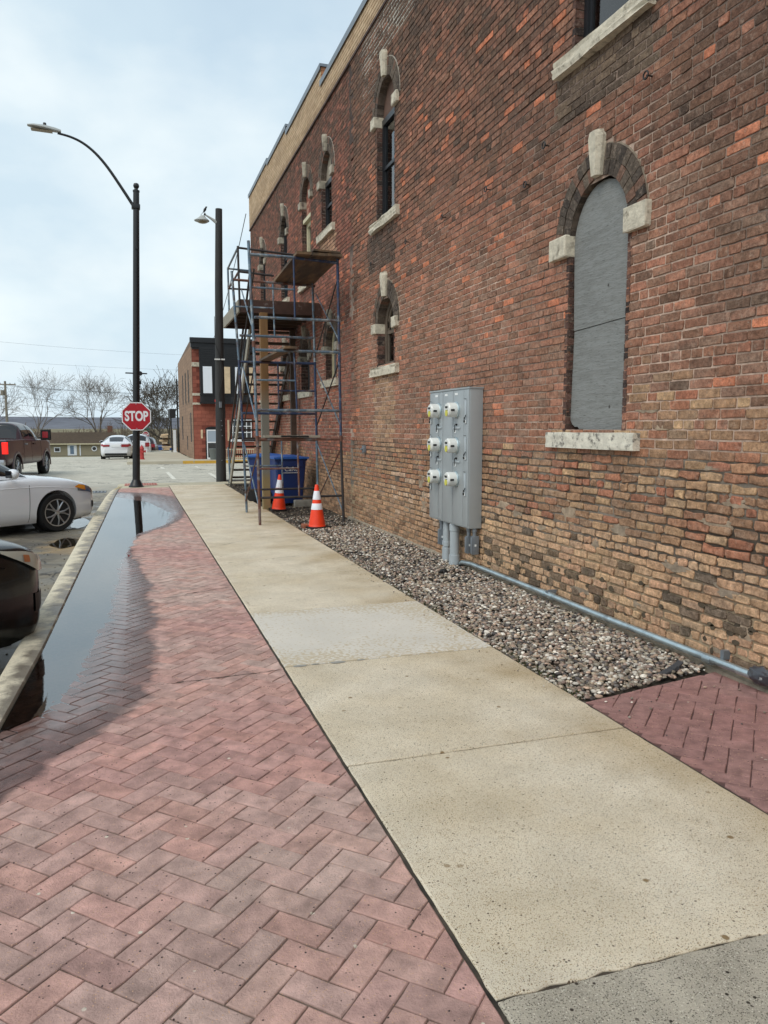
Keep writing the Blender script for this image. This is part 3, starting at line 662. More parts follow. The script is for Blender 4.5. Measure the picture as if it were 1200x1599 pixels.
# openings: yc, half width, sill z, spring z, rise, ring, style
OPN = [dict(y=5.60, a=.415, s=1.56, sp=3.15, r=.46, st='ply', imp=(3.05, 3.28)),
       dict(y=11.13, a=.39, s=2.52, sp=3.12, r=.42, st='oldwood', imp=(3.02, 3.24)),
       dict(y=14.55, a=.39, s=2.52, sp=3.12, r=.42, st='cream', imp=(3.02, 3.24)),
       dict(y=16.85, a=.42, s=2.40, sp=3.10, r=.42, st='darkboard', imp=(3.02, 3.24)),
       dict(y=19.15, a=.40, s=2.40, sp=3.10, r=.42, st='oldwood', imp=(3.0, 3.22)),
       dict(y=22.3, a=.40, s=2.40, sp=3.10, r=.42, st='oldwood', imp=(3.0, 3.22)),
       dict(y=5.60, a=.415, s=4.74, sp=6.20, r=.46, st='black', imp=(6.08, 6.32)),
       dict(y=11.13, a=.40, s=4.70, sp=6.20, r=.44, st='blackflat', imp=(6.06, 6.30)),
       dict(y=14.80, a=.40, s=5.36, sp=6.36, r=.44, st='blackflat', imp=(6.22, 6.46)),
       dict(y=16.60, a=.42, s=4.70, sp=6.42, r=.44, st='infill', imp=(6.30, 6.55)),
       dict(y=19.15, a=.40, s=4.70, sp=6.30, r=.40, st='black', imp=(6.14, 6.38)),
       dict(y=22.35, a=.40, s=4.70, sp=6.24, r=.40, st='black', imp=(6.1, 6.34))]
RING = .245
def hole(z, outer):
    iv = []
    for o in OPN:
        if z < o['s'] - .0 or z > o['sp'] + o['r'] + (RING if outer else 0): continue
        if z <= o['sp']: h = o['a']
        else:
            A, R_ = (o['a'] + RING, o['r'] + RING) if outer else (o['a'] + .03, o['r'] + .03)
            t = (z - o['sp']) / R_
            if t >= 1: continue
            h = A * sqrt(1 - t * t)
        iv.append((o['y'] - h, o['y'] + h))
    return iv
def segs(y0, y1, iv):
    out_ = []; cur = y0
    for a, b in sorted(iv):
        if a > cur: out_.append((cur, min(a, y1)))
        cur = max(cur, b)
    if cur < y1: out_.append((cur, y1))
    return [s for s in out_ if s[1] - s[0] > .01]
YA, YB = 1.2, 24.6
def xface(y): return 0.0 if y < 12.95 else .018
def brick_col(y, z, header):
    r = rnd.random; n1_ = nz(y * .45, z * .55, 2.2); n2_ = nz(y * 1.7, z * 1.3, 7.7); n3 = nz(y * .9, z * 4, 11)
    red = lin(150, 92, 74); pink = lin(156, 104, 88); brown = lin(120, 84, 66); dark = lin(70, 60, 56); dk2 = lin(92, 72, 62); orng = lin(186, 104, 68); tan = lin(154, 118, 88); gold = lin(176, 142, 106)
    if y > 12.95: red = lin(158, 88, 74); pink = lin(150, 88, 76); brown = lin(118, 70, 58)
    c = mix(mix(red, pink, r()), brown, r() * .8)
    low = 1.45 + .25 * n1_ + .12 * n2_ + (.30 if y < 5 else 0) - (.35 if y > 9.5 else 0) + rnd.gauss(0, .10)
    # soot: strong high on the wall and towards the near end, weak in the middle band
    soot = np.interp(z, [1.2, 2.2, 3.4, 4.6, 6.2, 7.6], [.06, .16, .26, .34, .62, .80]) + .34 * n1_ + .22 * n2_
    if y < 5.0 and 1.5 < z: soot += .34 * (5.0 - y) / 1.2 if y > 3.8 else .34
    if z > low: t = max(0, min(1, (soot - .30) * 1.2 + rnd.gauss(.22, .26))); c = mix(c, mix(dark, dk2, r()), t * .92)
    if r() < .035 + max(0, .10 * n3) and z < 6: c = mix(orng, red, r() * .6)
    if z < low:
        t = r()
        if z > .72: c = mix(tan, brown, r() * .7) if t < .42 else (mix(lin(160, 92, 68), mix(brown, tan, r()), r() * .8) if t < .74 else mix(gold, tan, r()))
        else:
            c = mix(gold, lin(184, 150, 118), r()); c = mix(c, lin(176, 128, 104), r() * .7 if y < 6 else r() * .4)
            if t < .10 + (.10 if z < .4 else 0): c = mix(lin(70, 62, 54), c, r() * .3)
        if y > 8.8: c = mix(c, lin(150, 106, 76), .5)
    if y > 9 and .3 < z < .95 and abs(y - 9.9) < .9 and r() < .3: c = mix(c, lin(206, 176, 156), .6)
    # repaired patches
    if 4.9 < y < 6.3 and 4.15 < z < 4.62: c = mix(dark, lin(108, 92, 80), r())
    if 10.7 < y < 11.7 and .95 < z < 2.4: c = mix(c, mix(lin(166, 140, 112), lin(86, 76, 68), r() ** 2), .55)
    if 10.7 < y < 12 and 3.95 < z < 4.55: c = mix(dark, c, r() * .4)
    if 14.1 < y < 15.4 and 4.6 < z < 5.36: c = mix(c, lin(178, 146, 120), .6)
    k = rnd.uniform(.88, 1.10); lo_ = z < low; c = grade(tuple(q * k for q in c), .74 if lo_ else .78, 1.48 if lo_ else 1.60); return (min(.9, c[0] * 1.08), c[1] * 1.0, c[2] * .84)
def mortar_col(y, z):
    n1_ = nz(y * .7, z * .7, 5); n2_ = nz(y * 3, z * 3, 6)
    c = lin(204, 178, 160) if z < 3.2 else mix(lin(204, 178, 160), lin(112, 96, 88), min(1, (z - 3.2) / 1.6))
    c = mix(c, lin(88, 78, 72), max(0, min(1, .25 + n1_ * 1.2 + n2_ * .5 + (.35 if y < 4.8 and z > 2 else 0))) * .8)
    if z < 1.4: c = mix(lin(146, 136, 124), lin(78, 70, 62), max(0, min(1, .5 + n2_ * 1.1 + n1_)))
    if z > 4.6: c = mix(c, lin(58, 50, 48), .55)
    if (7.02 < z < 7.66 and 10.0 < y < 12.3) or (6.5 < z < 7.1 and 11.5 < y < 12.35): c = lin(196, 190, 178)
    if z < .6: c = mix(lin(176, 154, 124), c, max(0, min(.8, .4 + n1_)))
    return c
rows = []; mort = MB()
for k in range(NC):
    z0 = Z0 + k * HC; zc = z0 + HC / 2; header = (k % 7 == 4)
    wob = lambda y, k=k: .004 * nz(y * .8, k * .13, 0)
    for a, b in segs(YA, YB, hole(zc, False)):
        n = max(1, int((b - a) / .35)); vs = []; cs = []
        for q in range(n + 1):
            y = a + (b - a) * q / n
            dx = .0062 if y < 12.95 else .0062 + .018
            if z0 < 1.3 and y < 9.5: dx += .004
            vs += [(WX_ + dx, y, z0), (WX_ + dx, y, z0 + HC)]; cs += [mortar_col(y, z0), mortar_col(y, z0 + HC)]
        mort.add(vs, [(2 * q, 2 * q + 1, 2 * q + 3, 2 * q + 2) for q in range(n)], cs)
    for a, b in segs(YA, YB, hole(zc, True)):
        Lb = .108 if header else .216; off = (.054 if k % 2 else .0) if header else (.108 if k % 2 else 0) + (.03 * ((k * 13) % 5 - 2) / 2)
        y = a; first = math.floor((a - off) / Lb) * Lb + off + Lb
        cuts = [a]; c = first
        while c < b - .02:
            if c - cuts[-1] > .045: cuts.append(c + (rnd.gauss(0, .004)))
            c += Lb
            if not header and rnd.random() < .05: c -= Lb / 2
        cuts.append(b)
        for p, q in zip(cuts[:-1], cuts[1:]):
            if q - p > .03: rows.append((p, q, z0 + wob((p + q) / 2), header, k))
cand = []
for i, (p, q, z, h_, k) in enumerate(rows):
    u, v, w = proj(WX_, (p + q) / 2, z + .035)
    if w > .5 and 0 < u < 1200 and 0 < v < 1599:
        u1, v1, _ = proj(WX_, p, z); u2, v2, _ = proj(WX_, q, z + .06); cand.append((abs(u1 - u2) * abs(v1 - proj(WX_, p, z + .06)[1]), i))
cand.sort(reverse=True); single = set(i for _, i in cand[:300])
def face_brick(mb, p, q, z, lowz):
    e = .0052 if not (7.02 < z < 7.66 and 10.0 < (p + q) / 2 < 12.3) else .0085; e += .0016 if lowz else 0; j = .0019 if not lowz else .0040; X = WX_ + xface((p + q) / 2); pr = rnd.uniform(-.003, .003) - (rnd.random() < .06) * .004 + (rnd.random() < .10) * .0012
    if lowz: pr = rnd.uniform(-.008, .002) + (rnd.random() < .04) * .006
    y0, y1, z0, z1 = p + e, q - e, z + e, z + HC - e * (.9 if lowz else 1)
    c = brick_col((p + q) / 2, z, False)
    cr = .006 if not lowz else .010
    o = [(y0 + cr, z0), ((y0 + y1) / 2, z0), (y1 - cr, z0), (y1, z0 + cr), (y1, z1 - cr), (y1 - cr, z1), ((y0 + y1) / 2, z1), (y0 + cr, z1), (y0, z1 - cr), (y0, z0 + cr)]
    o = [(a + rnd.gauss(0, j), b + rnd.gauss(0, j)) for a, b in o]; n = len(o); cy, cz = (y0 + y1) / 2, (z0 + z1) / 2
    bv = .0035 if not lowz else .007
    ins = [(a + (cy - a) * bv / max(.02, (y1 - y0) / 2), b + (cz - b) * bv / .03) for a, b in o]
    ty, tz = rnd.gauss(0, .006), rnd.gauss(0, .015)
    vs = [(X + pr + ty * (a - cy) + tz * (b - cz), a, b) for a, b in ins] + [(X + pr + bv * .8, a, b) for a, b in o] + [(X + .034, a, b) for a, b in o]
    fs = [tuple(range(n - 1, -1, -1))] + [(i, (i + 1) % n, n + (i + 1) % n, n + i) for i in range(n)] + [(n + i, n + (i + 1) % n, 2 * n + (i + 1) % n, 2 * n + i) for i in range(n)]
    ed = lin(150, 132, 116) if z < 3.4 else lin(80, 68, 62); sm_e = rnd.random() < .3
    def vc(q, k0, k1):
        k = rnd.uniform(k0, k1); d = mix(c, ed, rnd.uniform(.1, .6) if sm_e else rnd.uniform(0, .22)); return tuple(min(.9, v * k) for v in d)
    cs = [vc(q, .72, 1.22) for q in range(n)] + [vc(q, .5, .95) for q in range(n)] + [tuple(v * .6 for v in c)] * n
    mb.add(vs, fs, cs)
big = MB()
for i, (p, q, z, h_, k) in enumerate(rows):
    lowz = z < 1.35 and p < 12.9
    if i in single: mb = MB(); face_brick(mb, p, q, z, lowz); bbuild(mb, 'brick', M_brick, wall, fix=True)
    else: face_brick(big, p, q, z, lowz)
bbuild(big, 'bricks', M_brick, wall, fix=True, kind='stuff')
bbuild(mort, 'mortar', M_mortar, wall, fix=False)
# black lichen spots and cement repairs, thin pieces proud of the face
def blob(mb, y, z, ry, rz_, x, col, n=30, sd=0, th=.004, am=1.0):
    o = []
    for k in range(n):
        t = 2 * pi * k / n; r = 1 + .6 * am * nz(cos(t) * 1.3 + sd, sin(t) * 1.3, sd * 1.7) + .5 * am * nz(cos(t) * 4, sin(t) * 4 + sd, 3) + .3 * am * nz(cos(t) * 9, sin(t) * 9 + sd, 5)
        o.append((y + ry * r * cos(t), z + rz_ * r * sin(t)))
    vs = [(x - th, y + (a - y) * .8, z + (b - z) * .8) for a, b in o] + [(x + .012, a, b) for a, b in o]
    mb.add(vs, [tuple(range(n - 1, -1, -1))] + [(k, (k + 1) % n, n + (k + 1) % n, n + k) for k in range(n)], col)
cp = MB()
for (y, z, ry, rz_) in [(5.95, .86, .10, .10), (5.15, .80, .16, .05), (5.5, .63, .06, .05), (4.5, .62, .18, .04), (4.15, .98, .16, .05), (4.0, .55, .10, .06), (7.2, .80, .15, .05), (6.9, .74, .10, .045), (4.9, 1.73, .14, .022), (4.7, 1.60, .12, .02),
                        (4.3, 1.33, .20, .02), (3.95, 1.12, .14, .03), (7.35, 1.02, .07, .04), (9.62, .92, .12, .14), (9.5, .62, .10, .12), (10.2, .45, .2, .06), (6.4, .66, .09, .03), (5.0, .25, .12, .03), (3.8, .30, .08, .07), (4.02, .13, .07, .03), (5.7, .20, .2, .025), (7.9, .66, .1, .03)]:
    blob(cp, y, z, ry, rz_, WX_ + .0005, mix(lin(172, 152, 130), lin(146, 132, 116), rnd.random()), sd=rnd.random() * 9, th=.002)
bbuild(cp, 'cement_patch', M_mortar, wall, kind='stuff')
sp = MB()
for _ in range(58):
    y = 3.75 + 4.2 * rnd.random() ** 1.2; z = .10 + .34 * rnd.random() ** .8 * (1 if y < 6 else .8)
    blob(sp, y, z, rnd.uniform(.018, .045), rnd.uniform(.016, .028), WX_ - .001, mix(lin(78, 70, 60), lin(104, 92, 76), rnd.random()), n=14, sd=rnd.random() * 9, th=.0035, am=.45)
bbuild(sp, 'lichen_spots', M_mortar, wall, kind='stuff')
# white painted mortar lines of the repointed patch above the upper window
# solid masses behind the faces
core = MB(); dX = .26
for k in range(NC):
    z0 = Z0 + k * HC
    for a, b in segs(-8, YB, hole(z0 + HC / 2, False)):
        pass
core.box(WX_ + .5, WX_ + 14, -8, YB - .005, -.3, 7.6)
bbuild(core, 'inner_mass', M_dark, bld)
nb = MB(); nb.box(WX_ + .01, WX_ + .5, -8, YA - .002, -.3, 7.6); bbuild(nb, 'plain_wall_end', mat('distant brick', lin(112, 74, 62), rough=.9, var=.3, vscale=6), bld)
eb = MB(); eb.box(WX_ + .03, WX_ + 14, YB, YB + .012, -.3, 8.0); bbuild(eb, 'end_wall', mat('end brick', lin(120, 74, 62), rough=.9, var=.3, vscale=6), bld)
ft = MB(); n = 60; vs = []
for q in range(n + 1):
    y = YA + (13.2 - YA) * q / n; xx = WX_ - .035 - .02 * nz(y * 2.1, 1, 1); zz = .012 + .02 * nz(y * 3.1, 2, 2)
    vs += [(xx - .02, y, -.1), (xx, y, zz), (WX_ + .01, y, zz + .022)]
ft.add(vs, [(3 * q + i, 3 * q + i + 1, 3 * q + i + 4, 3 * q + i + 3) for q in range(n) for i in range(2)], lin(150, 140, 124)); bbuild(ft, 'footing', M_mortar, bld)
# parapet of painted tan brick, with stepped top
par = empty('parapet', parent=bld)
PT = [(YA - 9, 15.08, 8.13), (15.08, 18.55, 8.44), (18.55, 21.2, 8.58), (21.2, 24.6, 8.66)]
PZ = Z0 + NC * HC
for (a, b, zt) in PT:
    mb = MB(); nk = int(round((zt - PZ) / HC)); hh = (zt - PZ) / nk
    backX = WX_ - .006
    mb.box(backX + .008, WX_ + .30, a + .001, b - .001, PZ, zt, lin(84, 66, 52))
    ya = max(a, YA)
    for k in range(nk):
        y = ya + (0 if k % 2 else .108) - .216
        while y < b:
            p, q = max(ya, y), min(b, y + .216); y += .216
            if q - p < .03: continue
            c = mix(lin(204, 178, 146), lin(184, 156, 124), rnd.random()); c = mix(c, lin(120, 92, 72), max(0, .35 * nz(p * .8, k * .2, 1) + (.35 if k < 2 else 0)))
            z = PZ + k * hh; e = .0065; X = backX + rnd.uniform(-.001, .001)
            mb.add([(X, p + e, z + e), (X, q - e, z + e), (X, q - e, z + hh - e), (X, p + e, z + hh - e), (X + .01, p + e, z + e), (X + .01, q - e, z + e), (X + .01, q - e, z + hh - e), (X + .01, p + e, z + hh - e)],
                   [(3, 2, 1, 0), (0, 1, 5, 4), (1, 2, 6, 5), (2, 3, 7, 6), (3, 0, 4, 7)], c)
    # near end face bricks of the step
    for k in range(nk):
        z = PZ + k * hh
        for (x0, x1) in [(WX_, WX_ + .1), (WX_ + .1, WX_ + .3)]:
            mb.box(x0 + .003, x1 - .003, a - .004, a + .01, z + .004, z + hh - .004, mix(lin(196, 134, 92), lin(160, 110, 80), rnd.random()))
    bbuild(mb, 'tan_brickwork', M_tanbrick, par)
    cb = MB(); cb.box(WX_ - .035, WX_ + .33, a - .03, b, zt, zt + .05); cb.box(WX_ - .035, WX_ - .028, a - .03, b, zt - .06, zt); bbuild(cb, 'coping', M_metalcap, par)
rc = MB(); rc.box(WX_ - .018, WX_ + .02, YA, YB, PZ - .03, PZ + .012); bbuild(rc, 'drip_course', M_fascia, par)
rf = MB(); rf.box(WX_ + .3, WX_ + 14, -8, YB, 7.6, 7.7); bbuild(rf, 'roof', M_dark, bld)
# arches, windows
def arch(o, idx):
    y, a, s, sp_, r = o['y'], o['a'], o['s'], o['sp'], o['r']; X = WX_ + xface(y); org = Vector((X, y, sp_)) - BO
    A = empty('window_arch', tuple(org), parent=bld)
    near = idx in (0, 1, 6, 7); ringmb = MB(); white = idx in (7, 8, 10, 11); n1_, n2_ = (20, 27)
    def wedge(mb, t0, t1, k0, k1, dx0, dx1, c):
        e = .035
        def pt(t, k): return ((a + k) * cos(t), (r + k) * sin(t))
        t0_, t1_ = t0 + (t1 - t0) * e, t1 - (t1 - t0) * e; k0_, k1_ = k0 + .004, k1 - .004; tm = (t0_ + t1_) / 2
        P_ = [pt(t0_, k0_), pt(t0_, k1_), pt(tm, k1_ + rnd.gauss(0, .002)), pt(t1_, k1_), pt(t1_, k0_)]
        P_ = [(u + rnd.gauss(0, .0012), v + rnd.gauss(0, .0012)) for u, v in P_]
        mb.prism(P_, lambda u, v, d: (d, u, v), dx0 + rnd.uniform(-.003, .003), dx1, c)
    for ring, (k0, k1, n) in enumerate([(0, .118, n1_), (.122, .236, n2_)]):
        for i in range(n):
            t0, t1 = pi * i / n, pi * (i + 1) / n
            if abs((t0 + t1) / 2 - pi / 2) < .12: continue
            c = mix(lin(112, 100, 88), lin(72, 65, 60), rnd.random()); 
            if rnd.random() < .14: c = lin(122, 94, 80)
            if ring == 0 and False: c = lin(130, 84, 66)
            mb = MB() if near else ringmb
            wedge(mb, t0, t1, k0, k1, -.012 if ring else -.008, .23 if ring == 0 else .05, c)
            if near: mb.build('brick', M_brick, A)
    if not near: ringmb.build('arch_bricks', M_brick, A, kind='stuff')
    # mortar body of the ring
    mb = MB(); n = 28; mc = lin(172, 164, 152) if white else lin(150, 136, 120)
    po = [((a + .246) * cos(pi * i / n), (r + .246) * sin(pi * i / n)) for i in range(n + 1)]; pi_ = [((a + .004) * cos(pi * i / n), (r + .004) * sin(pi * i / n)) for i in range(n + 1)]
    dx = -.003 if white else .001
    vs = []; fs = []
    for d in (dx, .225):
        for q in po: vs.append((d, q[0], q[1]))
        for q in pi_: vs.append((d, q[0], q[1]))
    m_n = n + 1
    for i in range(n):
        fs += [(i, i + 1, m_n + i + 1, m_n + i), (2 * m_n + i, 3 * m_n + i, 3 * m_n + i + 1, 2 * m_n + i + 1), (i, 2 * m_n + i, 2 * m_n + i + 1, i + 1), (m_n + i, m_n + i + 1, 3 * m_n + i + 1, 3 * m_n + i)]
    mb.add(vs, fs, [mc] * m_n + [mix(mc, lin(96, 84, 76), .85)] * m_n + [lin(96, 84, 76)] * (2 * m_n)).build('ring_mortar', M_mortar, A)
    # keystone: tapered, proud, with a pointed face
    mb = MB(); K = [(-.048, r + .005), (.048, r + .005), (.086, r + .30), (.054, r + .355), (-.054, r + .355), (-.086, r + .30)]
    mb.prism(K, lambda u, v, d: (d, u, v), -.030, .10)
    bm = bmesh.new(); 
    mb2 = MB(); f_ = [(-.058 - (.02 if v > r + .2 else 0), u * .62, r + (v - r) * .97) for u, v in K]; b_ = [(-.030, u, v) for u, v in K]
    mb2.add(f_ + b_, [(0, 1, 2, 3, 4, 5)] + [(i, 6 + i, 6 + (i + 1) % 6, (i + 1) % 6) for i in range(6)]); mb.add(mb2.v, mb2.f); bm.free()
    mb.v = mb.v if near else [(p[0], p[1] * .78, r + .03 + (p[2] - r - .03) * .85) for p in mb.v]; mb.build('keystone', M_stone if near else M_stone2, A)
    # imposts
    zi = o['imp'][0] - sp_; ih = .185 if near and idx in (0, 6) else .15; z0, z1 = zi + .02, zi + .02 + ih; il = .27 if near and idx in (0, 6) else .20
    for sgn in (-1, 1):
        mb = MB(); y0, y1 = sorted((sgn * (a - .005), sgn * (a + il))); mb.box(-.052, .20, y0, y1, z0, z1, bev=.012)
        mb.v = [(x + rnd.gauss(0, .0025), yy + rnd.gauss(0, .0025), zz + rnd.gauss(0, .0025)) for x, yy, zz in mb.v]
        mb.build('impost', M_stone if near else M_stone2, A)
    # reveals: bricks lining the two jambs
    J = empty('window', tuple(Vector((X, y, s)) - BO), parent=bld); hgt = sp_ - s
    kk = int((z0 + sp_ - s) / HC) + 1
    for sgn in (-1, 1):
        jm = MB()
        for k in range(kk):
            zb = k * HC
            for (d0, d1) in ([(-.004, .10), (.104, .23)] if k % 2 else [(-.004, .205), (.209, .23)]):
                c = grade(mix(lin(116, 78, 64), lin(58, 50, 48), rnd.random() ** .7 if idx > 5 else rnd.random()), .75, 1.15); ye = sgn * (a + rnd.uniform(-.003, .003)); yo = sgn * (a + .045)
                jm.box(d0 + .003, d1 - .003, min(ye, yo), max(ye, yo), zb + .005, min(hgt, zb + HC - .005), c)
        jm.box(.014, .30, min(sgn * (a + .006), sgn * (a + .3)), max(sgn * (a + .006), sgn * (a + .3)), -.02, hgt, lin(176, 164, 150) if white else lin(140, 126, 112))
        jm.build('jamb', M_brick, J)
    # sill stone
    sm = MB(); bm = bmesh.new(); bmesh.ops.create_cube(bm, size=1); bmesh.ops.subdivide_edges(bm, edges=bm.edges[:], cuts=5, use_grid_fill=True)
    hw = a + .235; depth_ = .28; up_ = idx in (6, 7)
    for v in bm.verts:
        nx_, ny_, nz_ = v.co; v.co = Vector((-.062 + (nx_ + .5) * depth_, ny_ * 2 * hw, (nz_ - .5) * .135))
        d = .012 if idx == 0 else .028
        v.co += Vector((d * nz(ny_ * 7, nz_ * 5, idx), 0, d * .6 * nz(ny_ * 6, nx_ * 4, idx + 5)))
        if up_: v.co.x += .02 * nz(ny_ * 3, nz_ * 14, idx); 
    sm.bm(bm); sm.v = [(p[0], p[1], p[2]) for p in sm.v]; sm.build('sill', M_sillw if idx == 0 else M_stone, J, smooth=True)
    # infill
    st = o['st']; D = .11 if 'black' in o['st'] else .15
    def outline(inset_=.0, top=None, bot=.0, n=14):
        aa, rr = a - inset_, r - inset_; P_ = [(-aa, bot)]; P_ += [(aa, bot)]
        if top is not None: return P_ + [(aa, top), (-aa, top)]
        return P_ + [(aa * cos(pi * i / n), hgt + rr * sin(pi * i / n)) for i in range(n + 1)]
    fn = lambda u, v, d: (d, u, v)
    if st == 'ply':
        # two sheets with a diagonal split between them and a broken lower corner
        seam = .90
        lo = [(-a + .012, .0), (.12, .0), (.14, .012), (.19, .012), (.215, .03), (.27, .028), (.295, .05), (.34, .048), (a - .035, .07), (a - .0, .11), (a - .03, seam - .028), (-a + .0, seam + .0)]
        MB().prism(lo, fn, .050, .068).build('plywood_sheet', M_ply, J)
        up = [(-a, seam + .004), (a - .03, seam - .022)] + [(min(a - .004, (a - .006) * cos(pi * i / 16)), hgt + (r - .02) * sin(pi * i / 16)) for i in range(17)]
        MB().prism(up, fn, .044, .062).build('plywood_sheet', M_ply, J)
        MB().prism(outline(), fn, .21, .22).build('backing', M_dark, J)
    elif st in ('darkboard',):
        MB().prism(outline(), fn, .15, .17).build('board', M_boarddark, J)
    elif st == 'infill':
        mbk = MB(); ti = 1.38
        for k in range(int((hgt + r - ti) / HC) + 1):
            zc_ = ti + .03 + k * HC; h_ = a if zc_ < hgt else a * sqrt(max(0, 1 - ((zc_ - hgt) / r) ** 2))
            yy = -h_
            while yy < h_ - .03:
                mbk.box(.10, .2, yy + .004, min(h_, yy + .2), zc_ + .004, zc_ + HC - .004, mix(lin(150, 88, 74), lin(196, 150, 130), rnd.random() ** 2)); yy += .206
        mbk.prism(outline(bot=ti), fn, .108, .2, lin(176, 160, 142)); mbk.build('infill_brickwork', M_brick, J)
        MB().box(.02, .24, -a, a, ti - .08, ti).build('lintel', M_cream, J)
        fr = MB(); 
        for (y0, y1, z0_, z1_) in [(-a, -a + .09, 0, ti - .08), (a - .09, a, 0, ti - .08), (-a + .09, a - .09, ti - .16, ti - .08), (-a + .09, a - .09, 0, .07), (-.02, .02, .07, ti - .16)]: fr.box(.10, .19, y0, y1, z0_, z1_)
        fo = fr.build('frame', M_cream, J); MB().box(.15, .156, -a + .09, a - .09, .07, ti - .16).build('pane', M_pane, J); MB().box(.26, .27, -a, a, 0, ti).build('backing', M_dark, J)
    else:
        fm = {'black': M_frame, 'blackflat': M_frame, 'cream': M_cream, 'oldwood': M_oldwood}[st]
        flat = st == 'blackflat'; top = hgt - .02 if flat else None; w = .055 if st != 'oldwood' else .085
        fr = MB(); 
        if flat:
            fr.box(D - .03, D + .05, -a, -a + w, 0, top); fr.box(D - .03, D + .05, a - w, a, 0, top); fr.box(D - .034, D + .05, -a, a, top - w * 1.6, top); fr.box(D - .03, D + .05, -a + w, a - w, 0, w)
            fr.build('frame', fm, J)
            MB().prism([(-a, top + .002), (a, top + .002)] + [(a * cos(pi * i / 14), hgt + r * sin(pi * i / 14)) for i in range(15)], fn, D - .01, D + .03).build('tympanum', mat('tympanum %d' % idx, lin(98, 74, 62) if idx == 7 else lin(150, 140, 124), rough=.9, var=.2, vscale=8), J)
        else:
            fr.box(D - .03, D + .05, -a, -a + w, 0, hgt); fr.box(D - .03, D + .05, a - w, a, 0, hgt); fr.box(D - .03, D + .05, -a + w, a - w, 0, w)
            n = 16; vs = []
            for i in range(n + 1):
                t = pi * i / n
                for (kk_, d) in ((0, D - .03), (w, D - .03), (w, D + .05), (0, D + .05)): vs.append((d, (a - kk_) * cos(t), hgt + (r - kk_) * sin(t)))
            fr.add(vs, [(4 * i + j, 4 * i + (j + 1) % 4, 4 * i + 4 + (j + 1) % 4, 4 * i + 4 + j) for i in range(n) for j in range(4)]); fr.build('frame', fm, J)
        tt = top if flat else hgt + r * .75; mid = (top if flat else hgt + r) * .52
        ms = MB(); ms.box(D - .02, D + .04, -a + w, a - w, mid - .025, mid + .025)
        if st in ('oldwood',): 
            ms.box(D - .012, D + .03, -a + w, -a + w + .05, w, hgt + .1); ms.box(D - .012, D + .03, a - w - .05, a - w, w, hgt + .1)
            n = 12; vs = []
            for i in range(n + 1):
                t = pi * i / n
                for (kk_, d) in ((w, D - .012), (w + .05, D - .012), (w + .05, D + .03), (w, D + .03)): vs.append((d, (a - kk_) * cos(t), hgt + (r - kk_) * sin(t)))
            ms.add(vs, [(4 * i + j, 4 * i + (j + 1) % 4, 4 * i + 4 + (j + 1) % 4, 4 * i + 4 + j) for i in range(n) for j in range(4)])
        else: ms.box(D - .01, D + .035, -a + w, -a + w + .03, w, tt - .05); ms.box(D - .01, D + .035, a - w - .03, a - w, w, tt - .05); 
        ms.build('sash', fm, J)
        P_ = outline(w * .5, top=top - w if flat else None, bot=.03); MB().prism(P_, fn, D + .006, D + .012).build('pane', M_pane, J)
        if st == 'cream': MB().prism(outline(w, bot=.03), fn, D - .004, D + .004).build('board', mat('grey panel', lin(96, 100, 102), rough=.7), J)
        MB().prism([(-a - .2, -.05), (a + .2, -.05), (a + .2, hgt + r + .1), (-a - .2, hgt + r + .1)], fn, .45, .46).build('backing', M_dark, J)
        if idx in (6,): 
            cu = MB(); n = 40; vs = []
            for i in range(n + 1):
                yy = -.28 + .5 * i / n; xx = .24 + .012 * sin(i * 1.6); vs += [(xx, yy, .05), (xx, yy, hgt + r * .7)]
            cu.add(vs, [(2 * i, 2 * i + 1, 2 * i + 3, 2 * i + 2) for i in range(n)]).build('curtain', mat('pale curtain', lin(206, 218, 220), rough=.8), J)
    return A, J
for i, o in enumerate(OPN): arch(o, i)
# iron eye bolts and small fittings on the wall
for (y, z) in [(4.96, 4.12), (6.41, 4.12), (7.61, 4.08), (8.81, 4.10), (6.75, 3.88), (10.1, 4.1), (11.7, 4.12)]:
    mb = MB(); mb.tube([(0, 0, 0), (-.05, 0, 0)], .006, 6); R_ = .028; mb.tube([(-.055 + .0 * k, R_ * cos(2 * pi * k / 12), R_ * sin(2 * pi * k / 12)) for k in range(13)], .006, 6)
    o = mb.build('wall_ring', M_blk, bld, smooth=True); o.location = (0, y - 13, z)
mb = MB(); mb.box(-.05, .0, -.05, .05, -.06, .06, bev=.008); mb.lathe([(.02, 0), (.02, .03), (.012, .035)], 10, Matrix.Translation((-.05, 0, 0)) @ Matrix.Rotation(-pi / 2, 4, 'Y'))
o = mb.build('outlet_box', M_fit, bld, smooth=True); o.location = (0, 12.19 - 13, 1.25)

